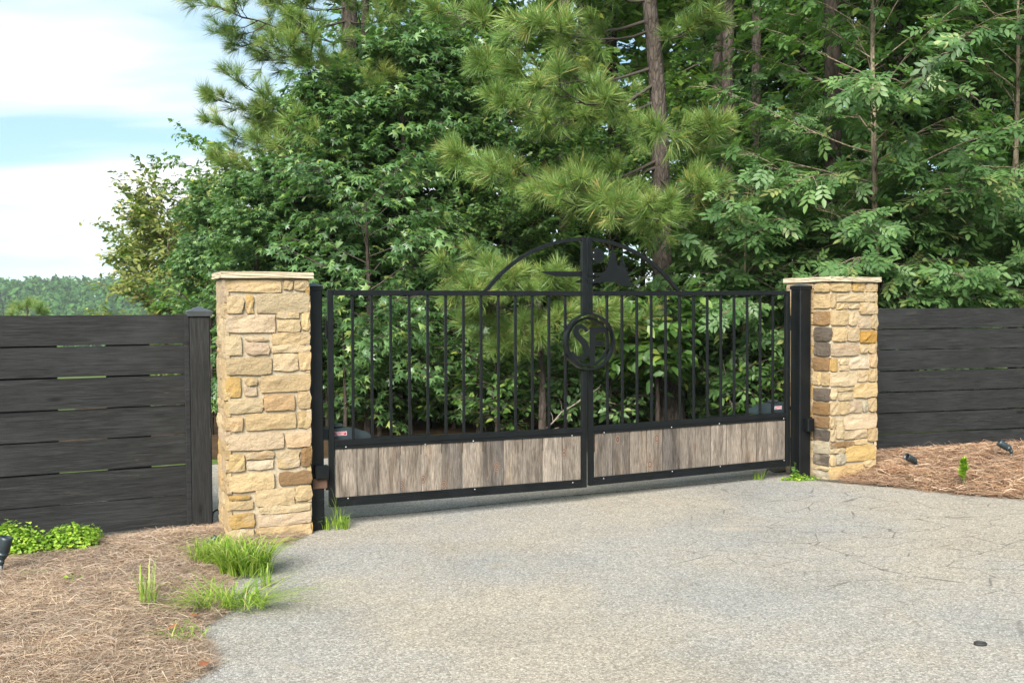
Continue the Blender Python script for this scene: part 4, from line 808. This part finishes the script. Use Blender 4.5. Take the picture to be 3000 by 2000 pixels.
# broadleaved understory that closes the wood
und = [(1330, 17.0, 8.0, 'round crowned understory tree over the arch'), (1500, 14.6, 4.6, 'dark understory tree behind the young pine'), (1700, 17.5, 9.0, 'understory tree behind the near pine boughs'), (1880, 15.0, 4.4, 'dark understory tree round the foot of the near pine'), (2060, 22.5, 10.0, 'bright understory tree between the pine trunks'), (2330, 17.8, 8.5, 'dense understory tree behind the far gate post'), (2620, 15.0, 8.5, 'dense dark tree behind the pale sapling stem'), (2840, 14.4, 7.5, 'dense dark tree over the far fence'), (3060, 15.5, 8.5, 'dense dark tree in the corner above the far fence'), (2480, 20.0, 10.0, 'yellow green tree glimpsed deep in the wood'), (2900, 20.0, 10.5, 'tall tree at the back of the wood on the far side'), (1200, 19.5, 6.6, 'tree behind the tall sweetgums'), (1040, 19.0, 5.2, 'tree behind the dark pine trunk'), (1600, 22.5, 10.5, 'tall tree at the back of the wood beside the near pine'), (2200, 23.0, 11, 'tall tree at the back of the wood between the trunks'),
 (3100, 21.0, 10.5, 'tall tree at the back of the wood beyond the picture edge'), (2160, 15.5, 3.6, 'understory tree behind the medallion leaf'), (2980, 17.5, 6.5, 'low tree behind the fence at the picture edge'), (700, 20.0, 4.4, 'low tree behind the broad sweetgum'), (1790, 14.2, 3.5, 'low understory tree closing the gap behind the arch silhouettes'), (1480, 13.6, 3.0, 'low understory tree close behind the young pine'), (1010, 14.8, 2.6, 'low understory tree low behind the fence-side leaf'), (1290, 13.8, 2.4, 'low understory tree behind the middle of the fence-side leaf')]
for k, (px, d, H, lab) in enumerate(und):
    near = d < 17.2; key = ('near' if near else 'far') + 'AB'[k % 2]
    broadleaf('understory_tree', lab, gb(px, d), 8.0, .11, 70+(k % 2)+2*near, kind='oval' if near else 'flat', mt='oak' if near or k % 2 else 'pale', nl=52, L=2.9, z0=.05, per=13, nsub=16, ls=.17 if near else .21, twig=.8, group='understory trees', proto=key, turn=k*1.7, size=H/8.0, bark='darkbark')
# shrubs and saplings at the foot of the wood
sh = [(1455, 11.5, .95, .6, 'oval', 'oak', .085, 'bright green shrub low behind the pickets by the centre'), (1925, 11.5, 1.45, .5, 'oval', 'oak', .17, 'big leaved sapling in front of the near pine trunk'), (2125, 12.3, 1.9, .65, 'oval', 'hick', .14, 'leafy shrub right of the near pine trunk'), (1330, 12.8, 1.5, .9, 'star', 'gum', .12, 'gum seedling low behind the pickets'), (1720, 12.8, 1.3, .8, 'oval', 'oak', .12, 'dark shrub behind the medallion'), (1830, 12.9, .8, .5, 'oval', 'oak', .11, 'low shrub left of the near pine trunk'), (2230, 11.9, .7, .55, 'oval', 'oak', .10, 'low shrub behind the opener of the medallion leaf'), (2420, 12.6, 2.2, 1.2, 'oval', 'hick', .13, 'shrub rising behind the far pillar'), (2690, 12.8, 2.0, 1.2, 'oval', 'oak', .13, 'shrub behind the planks of the far fence'), (2960, 12.2, 2.1, 1.1, 'oval', 'hick', .13, 'shrub at the edge behind the far fence'), (880, 13.0, 1.9, 1.1, 'star', 'gum', .12, 'gum shrub low beside the fence-side gate post'), (1120, 13.6, 1.4, 1.0, 'oval', 'oak', .12, 'dark shrub low behind the sweetgum sprig'), (620, 12.6, 1.6, .9, 'oval', 'oak', .10, 'shrub glimpsed between fence post and pillar'), (1560, 12.6, 1.2, .8, 'oval', 'oak', .12, 'shrub under the young pine'), (1110, 12.1, 1.15, .75, 'star', 'gum', .12, 'gum shrub filling the gap beside the sweetgum sprig'), (1400, 12.1, 1.3, .7, 'star', 'gum', .12, 'gum shrub under the young pine boughs'), (960, 12.4, 1.1, .7, 'oval', 'hick', .11, 'shrub behind the fence-side opener'), (1260, 12.9, .9, .9, 'oval', 'oak', .12, 'low shrub behind the middle pickets of the fence-side leaf'), (1660, 11.9, 1.0, .6, 'oval', 'hick', .11, 'shrub low behind the centre of the gate'), (2190, 12.6, 1.5, .8, 'oval', 'hick', .12, 'shrub under the hickory by the far post'), (1790, 12.0, .7, .6, 'oval', 'hick', .10, 'low leafy shrub left of the near pine foot'), (2010, 12.9, .9, .7, 'star', 'gum', .11, 'gum seedling right of the near pine foot')]
for k, (px, d, H, L, kd, mt_, ls, lab) in enumerate(sh):
    broadleaf('shrub', lab, gb(px, d), H, .018+.006*H, 100+k, kind=kd, mt=mt_, nl=int(12+5*H), L=L, z0=.55 if 'big leaved' in lab else .12, per=8, nsub=6, ls=ls, twig=.32, droop=.3, category='shrub')
def dead_twigs(label, p0, d, L, seed):
    rng = np.random.default_rng(seed); t = thing('fallen_branch', label, 'branch', p0); W_ = Wood(); P = limb_path((0, 0, 0), d, L, 6, rng, .1, .1, .18); W_.tube(P, np.linspace(.011, .003, 7), 5)
    for i in range(1, 6):
        for _ in range(2): W_.tube(limb_path(P[i], unit(d+rng.normal(0, .7, 3)), L*.35*rng.uniform(.5, 1.2), 3, rng, .1, .1, .2), [.005, .004, .003, .002], 4)
    ob('twigs', W_.mesh('twigs'), MT['deadtwig'], t)
dead_twigs('pale dead branch low behind the pickets next to the centre', at(1560, 1290, 11.6), np.array([.7, 0, .55]), 1.0, 5)
dead_twigs('pale dead branch low behind the pickets near the near pine', at(2150, 1200, 11.8), np.array([-.3, 0, .8]), .9, 6)
# small trees past the fence
pine('young_pine', 'pine top poking up past the far side of the fence', gb(80, 34), 5, .06, 44, at(80, 893, 34), auto=12, z0=.35, L=1.0, tufts_per=4, nl=.30, dense=False)
# far wooded hill
def hill_z(x, y): return -16 + 22*smooth((y-300)/240) + 3*noise2(x*.012, y*.012, 1, 5)
def build_hill():
    xs = np.linspace(-520, 160, 60); ys = np.linspace(285, 640, 30); X, Y = np.meshgrid(xs, ys, indexing='ij'); Z = hill_z(X, Y); idx = np.arange(X.size).reshape(X.shape)
    F = np.stack([idx[:-1, :-1], idx[1:, :-1], idx[1:, 1:], idx[:-1, 1:]], -1).reshape(-1, 4); ob('hill', mesh_np('hill', np.stack([X, Y, Z], -1).reshape(-1, 3), F), MT['lawn'], kind='structure')
    rng = np.random.default_rng(9); n = 4600; x = rng.uniform(-420, 60, n); y = 290+300*rng.random(n)**.9; keep = (x/y < -.17) & (x/y > -.72); x, y = x[keep], y[keep]; n = len(x); z = hill_z(x, y); h = rng.uniform(7, 13, n); r = rng.uniform(1.8, 3.8, n)
    q = 40; th = rng.uniform(0, 6.283, (n, q)); ph = np.arccos(rng.uniform(-.35, 1, (n, q))); D = np.stack([np.sin(ph)*np.cos(th), np.sin(ph)*np.sin(th), np.cos(ph)], -1); rr = rng.uniform(.7, 1.08, (n, q))
    P = np.stack([x, y, z+h*.62], -1)[:, None]+D*rr[..., None]*np.stack([r, r, h*.42], -1)[:, None]
    N = D+rng.normal(0, .5, D.shape); A = np.cross(N, rng.normal(0, 1, D.shape)); tone = np.repeat(np.clip(rng.normal(.45, .2, n), 0, 1)[:, None], q, 1).ravel()
    ob('forest', leaves('forest', 'flat', P.reshape(-1, 3), A.reshape(-1, 3), N.reshape(-1, 3), rng.uniform(1.7, 3.2, n*q), rng, tone), MT['far'], kind='stuff', label='hazy green woods covering the far hill')
build_hill()

# the air between here and the hill
def haze():
    bm = bmesh.new(); bmesh.ops.create_cube(bm, size=1)
    for v in bm.verts: v.co = Vector((v.co.x*2000, v.co.y*2000, (-24 if v.co.z < 0 else 40)))
    M = bpy.data.materials.new('haze'); M.use_nodes = True; t = M.node_tree; t.nodes.clear(); p = nd(t, 'ShaderNodeVolumePrincipled', Density=.00022); p.inputs['Color'].default_value = (.86, .93, 1, 1); o = nd(t, 'ShaderNodeOutputMaterial'); t.links.new(p.outputs[0], o.inputs['Volume'])
    ob('haze', bm_mesh('haze', bm), M, kind='stuff', label='thin bluish summer haze in the air')
haze()

# ------------------------------------------------------------------ pine straw, weeds, grass and small things
def strands(name, poly, n, Ls, wd, seed, lift=.03, clump=True, region=None):
    rng = np.random.default_rng(seed); P = np.array(poly if region is None else region); X = rng.uniform(P[:, 0].min(), P[:, 0].max(), n*4); Y = rng.uniform(P[:, 1].min(), P[:, 1].max(), n*4)
    ok = inside(poly, X, Y) & (inside(region, X, Y) if region is not None else True); X, Y = X[ok][:n], Y[ok][:n]; m_ = len(X)
    a = noise2(X*1.7, Y*1.7, 1, seed)*2.4 + rng.normal(0, 1.15, m_); L = rng.uniform(*Ls, m_); Z = bed_z(poly, X, Y) + rng.uniform(.002, lift, m_); el = rng.normal(0, .16, m_)
    d = np.stack([np.cos(a)*np.cos(el), np.sin(a)*np.cos(el), np.sin(el)], -1); s = np.stack([-np.sin(a), np.cos(a), rng.normal(0, .4, m_)], -1); w = wd*rng.uniform(.6, 1.3, m_); C = np.stack([X, Y, Z], -1); bend = rng.normal(0, .13, m_)
    A0 = C-d*L[:, None]/2; A1 = C+s*(bend*L)[:, None]; A2 = C+d*L[:, None]/2
    V = np.stack([A0-s*w[:, None]/2, A0+s*w[:, None]/2, A1+s*w[:, None]/2, A1-s*w[:, None]/2, A2], 1).reshape(-1, 3); k = np.arange(m_)[:, None]*5
    F3 = (k[:, :, None]+np.array([[3, 2, 4]])[None]).reshape(-1, 3); F4 = (k[:, :, None]+np.array([[0, 1, 2, 3]])[None]).reshape(-1, 4)
    ob(name, mesh_np(name, V, [F4, F3], np.repeat(rng.random(m_), 5)), MT['straw' if poly is BED_L else 'straw_fresh'], kind='stuff', label='brown pine straw mulch strewn over the bed ' + ('by the clover' if poly is BED_L else 'below the far fence'))
strands('pine_straw', BED_L, 130000, (.07, .18), .0016, 3, region=[(-3.9, 3.6), (-.6, 3.6), (-.6, 7.6), (-3.9, 7.6)])
strands('pine_straw', BED_R, 42000, (.10, .22), .0034, 4, .035, region=[(2.6, 7.5), (6.4, 7.5), (6.6, 11), (2.6, 11)])

def blades(name, label, c, n, rad, h, seed, mt='grass', lean=.9, wd=.006, cat='grass', flat=0.0, drift=(0, 0)):
    rng = np.random.default_rng(seed); r = rad*np.sqrt(rng.random(n)); a = rng.uniform(0, 6.283, n); B = np.stack([r*np.cos(a), r*np.sin(a)*.8, 0*a], -1); az = a+rng.normal(0, 1.3, n); H = h*rng.uniform(.4, 1.1, n); ln = lean*rng.uniform(.2, 1.2, n)
    dr = np.stack([np.cos(az), np.sin(az), 0*az], -1)+np.array([drift[0], drift[1], 0]); up = np.array([0, 0, 1.])
    pts = [B, B+dr*(H*ln*.18)[:, None]+up*(H*.45)[:, None]*(1-flat), B+dr*(H*ln*.55)[:, None]+up*(H*.80)[:, None]*(1-flat), B+dr*(H*ln*1.05)[:, None]+up*(H*rng.uniform(.65, 1.0, n))[:, None]*(1-flat)]
    s = unit(np.cross(dr, up)); w = wd*rng.uniform(.6, 1.3, n)
    V = np.stack([pts[0]-s*w[:, None]*.4, pts[0]+s*w[:, None]*.4, pts[1]+s*w[:, None]*.5, pts[1]-s*w[:, None]*.5, pts[2]+s*w[:, None]*.4, pts[2]-s*w[:, None]*.4, pts[3]], 1).reshape(-1, 3); k = np.arange(n)[:, None, None]*7
    F = [(k+np.array([[0, 1, 2, 3], [3, 2, 4, 5]])[None]).reshape(-1, 4), (k+np.array([[5, 4, 6]])[None]).reshape(-1, 3)]
    ob(name, mesh_np(name, V, F, np.repeat(rng.random(n), 7)), MT[mt], loc=c, label=label, category=cat)
gq = lambda px, py, dz=.02: tuple(gp(px, py)+np.array([0, 0, dz]))
blades('grass_clump', 'dense dark green grass clump touching the foot of the pillar', gq(640, 1655), 380, .16, .15, 1, lean=1.4, wd=.007)
blades('grass_clump', 'tall bright grass clump in front of the pillar, arching over the drive edge', gq(718, 1685), 420, .15, .21, 2, lean=1.45, wd=.008)
blades('grass_clump', 'low bright grass tuft spreading on the straw near the drive', gq(630, 1785), 150, .13, .22, 3, lean=1.7, flat=.5, drift=(-.3, 0))
blades('grass_clump', 'low bright grass tuft reaching over the sandy drive edge', gq(715, 1785), 150, .13, .24, 4, lean=1.7, flat=.5, drift=(.4, .1))
blades('grass_clump', 'thin upright grass tuft alone in the middle of the straw', gq(432, 1800), 40, .05, .30, 5, lean=.35, wd=.005)
blades('grass_clump', 'short grass at the foot of the fence-side gate post', gq(985, 1548, 0), 110, .10, .11, 6, wd=.006)
blades('grass_clump', 'tall wiry weed in front of the fence-side end of the gate', gq(990, 1545, 0), 16, .03, .34, 7, lean=.5, wd=.005)
blades('grass_clump', 'sparse tuft on the sand between the grass and the drive', gq(780, 1720, 0), 24, .03, .16, 8, lean=.3, wd=.006)
blades('grass_clump', 'flat tuft of new grass low on the straw', gq(545, 1880), 46, .10, .10, 9, lean=1.4, flat=.3)
blades('grass_clump', 'dry tuft under the medallion leaf', gq(2222, 1404, 0), 40, .05, .09, 10, wd=.005)
def leafy(name, label, c, n, rx, ry, h, ls, seed, mt='weed', cat='weed'):
    rng = np.random.default_rng(seed); d = unit(rng.normal(0, 1, (n, 3))); d[:, 2] = np.abs(d[:, 2]); r = rng.random(n)**.35; bumps = 1+.22*noise2(np.arctan2(d[:, 1], d[:, 0])*2.2, d[:, 2]*4, 1, seed); P = d*(r*bumps)[:, None]*np.array([rx, ry, h]); P[:, 2] += rng.normal(0, .012, n)
    N = unit(d*.5+np.array([0, 0, .9])+rng.normal(0, .4, (n, 3))); A = np.cross(N, rng.normal(0, 1, (n, 3)))
    t = thing(name, label, cat, c); V0 = np.array([(0, 0, 0)]+[((.75+.25*math.cos(3*a))*math.cos(a), (.75+.25*math.cos(3*a))*math.sin(a), .05) for a in np.arange(9)*2*math.pi/9]); F0 = np.array([(0, 1+i, 1+(i+1) % 9) for i in range(9)])
    ob('leaves', leaves('leaves', (V0, F0), P, A, N, ls*rng.uniform(.6, 1.2, n), rng), MT[mt], t)
    W_ = Wood()
    for i in range(40):
        e = P[rng.integers(n)]; W_.tube(np.array([[e[0]*.2, e[1]*.2, 0], e*np.array([.6, .6, .6]), e]), [.003, .0025, .0015], 3)
    ob('stems', W_.mesh('stems'), MT['weed'], t)
leafy('clover_bush', 'taller bright green clover mound beside the spotlight at the frame edge', gq(38, 1645, .03), 2600, .23, .15, .21, .014, 1)
leafy('clover_bush', 'lower bright green clover mound against the fence', gq(205, 1630, .03), 2100, .21, .13, .165, .014, 2)
leafy('clover_bush', 'ragged clover mound trailing off towards the fence post', gq(262, 1600, .04), 500, .10, .08, .10, .012, 3)
leafy('ground_weed', 'low weed creeping round the foot of the far gate post', gq(2345, 1406, .0), 260, .20, .07, .04, .012, 4, 'weed')
leafy('ground_weed', 'upright small weed growing up the far gate post', gq(2330, 1402, .0), 70, .04, .03, .14, .018, 5, 'oak')
leafy('ground_weed', 'tiny pale seedling flat on the straw', gq(208, 1725, .045), 26, .06, .04, .03, .018, 6)
leafy('ground_weed', 'faint creeping weed on the straw near the spotlight', gq(85, 1702, .04), 120, .16, .06, .02, .010, 7)
def spire(label, c, h, seed):
    rng = np.random.default_rng(seed); t = thing('goldenrod_shoot', label, 'weed', c); n = 150; z = rng.random(n); a = rng.uniform(0, 6.283, n); A = np.stack([np.cos(a), np.sin(a), .9+0*a], -1)
    W_ = Wood(); W_.tube(np.array([[0, 0, 0], [.003, 0, h*.5], [0, 0, h]]), [.004, .004, .002], 5); ob('stem', W_.mesh('stem'), MT['grass'], t)
    ob('leaves', leaves('leaves', 'flat', np.stack([0*z, 0*z, (.25+.75*z**.7)*h], -1), A, np.array([0, 0, 1.])+rng.normal(0, .3, (n, 3)), (.055*(1.1-z*.5))*rng.uniform(.8, 1.2, n), rng), MT['weed'], t)
spire('single upright green shoot standing in the far straw bed', gq(2823, 1436, .03), .23, 3)

def spotlight(label, c, yaw, tilt, k=1.0):
    t = thing('spotlight', label, 'spotlight', c, (0, 0, yaw)); h = .07*k
    lathe('stake', [(.0, -.06), (.008*k, -.05), (.010*k, h), (.0, h)], 10, MT['plastic'], t)
    kn = lathe('knuckle', [(0, -.018*k), (.016*k, -.016*k), (.018*k, .012*k), (0, .016*k)], 12, MT['lamp'], t); kn.location = (0, 0, h)
    hd = lathe('lamp_head', [(.0, .0), (.020*k, .002*k), (.026*k, .012*k), (.026*k, .022*k), (.031*k, .024*k), (.031*k, .036*k), (.027*k, .038*k), (.033*k, .046*k), (.034*k, .115*k), (.034*k, .130*k), (.030*k, .130*k), (.030*k, .105*k), (.0, .105*k)], 20, MT['lamp'], t)
    hd.location = (0, 0, h+.012*k); hd.rotation_euler = (0, tilt, 0)
    ln = lathe('glass', [(.0, .1062*k), (.0295*k, .1062*k), (.0295*k, .1075*k), (0, .1075*k)], 16, MT['lens'], hd)
spotlight('grey green spotlight by the clover at the frame edge', gq(5, 1702, .045), .2, .25, 1.05)
spotlight('dark spotlight sunk in the grass at the pillar foot', gq(604, 1628, .0), .6, .9, .7)
spotlight('spotlight tipped over in the straw close to the far pillar', gq(2682, 1385, .03), 3.6, 1.15, .95)
spotlight('spotlight leaning back in the straw next to the pine cones', gq(2962, 1358, .05), 2.9, 1.0, 1.0)
def pine_cone(label, c, yaw, seed):
    rng = np.random.default_rng(seed); n = 90; f = (np.arange(n)+.5)/n; a = np.arange(n)*2.39996; r = .030*np.sin(math.pi*np.clip(f*.9+.08, 0, 1))**.8; P = np.stack([r*.5*np.cos(a), r*.5*np.sin(a), f*.085], -1); A = np.stack([np.cos(a), np.sin(a), .55+0*a], -1); N = np.stack([-np.cos(a)*.6, -np.sin(a)*.6, 1+0*a], -1)
    t = thing('pine_cone', label, 'pine cone', c, (0, 1.45, yaw)); V0 = np.array([(0, -.25, 0), (0, .25, 0), (.8, .42, .02), (1.0, 0, .14), (.8, -.42, .02), (.75, 0, -.10)]); F0 = np.array([(0, 1, 2), (0, 2, 4), (2, 3, 4), (0, 5, 1), (1, 5, 2), (0, 4, 5), (4, 3, 5), (2, 5, 3)])
    ob('scales', leaves('scales', (V0, F0), P, A, N, .024+.012*np.sin(math.pi*f), rng), MT['cone'], t); W_ = Wood(); W_.tube(np.array([[0, 0, -.005], [0, 0, .04], [0, 0, .085]]), [.012, .012, .004], 8); ob('core', W_.mesh('core'), MT['cone'], t)
pine_cone('open pine cone beside the leaning spotlight', gq(2905, 1342, .075), .4, 1); pine_cone('open pine cone lower in the straw, below the other', gq(2905, 1372, .07), -.5, 2)
lathe('rubber_cap', [(0, 0), (.040, 0), (.046, .004), (.047, .012), (.044, .016), (.038, .016), (.034, .010), (.0, .009)], 32, MT['rubber'], loc=gq(2872, 1890, .001), label='black oval rubber cap lying alone on the drive', category='cap').scale = (.62, .5, .9)
def cable(label, pts, r):
    P = np.array(pts); tt = np.linspace(0, len(P)-1, len(P)*6); Q = np.stack([np.interp(tt, np.arange(len(P)), P[:, i]) for i in range(3)], -1)
    for _ in range(6): Q[1:-1] = (Q[:-2]+2*Q[1:-1]+Q[2:])/4
    W_ = Wood(); W_.tube(Q, r, 6); ob('cable', W_.mesh('cable'), MT['rubber'], label=label, category='cable')
cable('black cable looping out of the ground between fence post and pillar', [at(622, 1540, 7.35), at(622, 1500, 7.35), at(640, 1490, 7.4), at(655, 1515, 7.4), at(665, 1535, 7.45)], .007)
cable('thin black cable on the ground below the far opener', [at(2300, 1380, 9.0), at(2270, 1384, 8.95), at(2250, 1372, 9.05), at(2240, 1390, 9.0), at(2262, 1400, 8.95)], .006)
def dry_leaf(label, c, yaw, s, seed):
    rng = np.random.default_rng(seed); V0, F0 = T_leaf('oval'); V = V0*s; V[:, 2] += rng.uniform(0, .3, len(V))*s*.5; ob('dry_leaf', mesh_np('dry_leaf', V, F0, rng.random(len(V))), MT['dryleaf'], loc=c, rot=(0, 0, yaw), label=label, category='leaf', group='dry leaves lying on the straw')
for k, (px, py, lab) in enumerate(((553, 1832, 'rusty dry leaf on the straw below the low grass tufts'), (585, 1988, 'rusty dry leaf at the bottom of the straw by the drive edge'), (110, 1868, 'pale dry leaf on the straw under the clover mounds'), (530, 1862, 'curled dry leaf next to the rusty one'), (2792, 1358, 'dark red dry leaf in the far straw bed'), (2727, 1410, 'orange dry leaf near the drive edge in the far straw bed'), (200, 1708, 'dark dry leaf beside the pale seedling'), (505, 1640, 'small dry leaf on the straw left of the grass'))):
    dry_leaf(lab, gq(px, py, .05), k*1.3, .075, k)
W_ = Wood(); a_, b_ = at(-6, 820, 30), at(12, 930, 30); W_.tube(np.array([a_+(b_-a_)*t for t in np.linspace(-3, 3.5, 4)]), .012, 5)
ob('guy_wire', W_.mesh('guy_wire'), MT['wire'], label='thin dark guy wire slanting down at the picture edge past the fence', category='wire')

# grit, needles and crumbs blown over the drive
def grit():
    rng = np.random.default_rng(12); n = 2600; X = rng.uniform(-2.2, 5.5, n); Y = rng.uniform(3.8, 9.6, n); e = np.minimum(dist_edge(EDGE_L + [EDGE_L[-1]], X, Y), dist_edge(EDGE_R + [EDGE_R[-1]], X, Y)); ok = inside(drive, X, Y) & (rng.random(n) < .10+np.exp(-e*3.0)); X, Y = X[ok], Y[ok]; n = len(X)
    V0 = np.array([(1, 0, 0), (-.5, .8, 0), (-.6, -.7, 0), (.1, .1, .9)]); F0 = np.array([(0, 1, 3), (1, 2, 3), (2, 0, 3)]); a = rng.uniform(0, 6.283, n); A = np.stack([np.cos(a), np.sin(a), 0*a], -1); N = np.tile([0, 0, 1.], (n, 1)); P = np.stack([X, Y, slope(X, Y)+.001], -1)
    ob('gravel', leaves('gravel', (V0, F0), P, A, N, rng.uniform(.002, .0075, n), rng), MT['sand'], kind='stuff', label='loose grit scattered along the edges of the drive')
    n = 900; X = rng.uniform(-2.2, 5.5, n); Y = rng.uniform(3.8, 9.6, n); e = np.minimum(dist_edge(EDGE_L + [EDGE_L[-1]], X, Y), dist_edge(EDGE_R + [EDGE_R[-1]], X, Y)); ok = inside(drive, X, Y) & (rng.random(n) < .12+np.exp(-e*4.0)); X, Y = X[ok], Y[ok]; n = len(X); a = rng.uniform(0, 6.283, n)
    d = np.stack([np.cos(a), np.sin(a), 0*a], -1); s = np.stack([-np.sin(a), np.cos(a), 0*a], -1)*.0014; C = np.stack([X, Y, slope(X, Y)+.004], -1); L = rng.uniform(.04, .12, n)[:, None]; V = np.stack([C-d*L/2-s, C-d*L/2+s, C+d*L/2+np.array([0, 0, .006])], 1).reshape(-1, 3)
    ob('stray_needles', mesh_np('stray_needles', V, np.arange(3*n).reshape(-1, 3), np.repeat(rng.random(n), 3)), MT['straw'], kind='stuff', label='stray pine needles blown onto the drive')
grit()
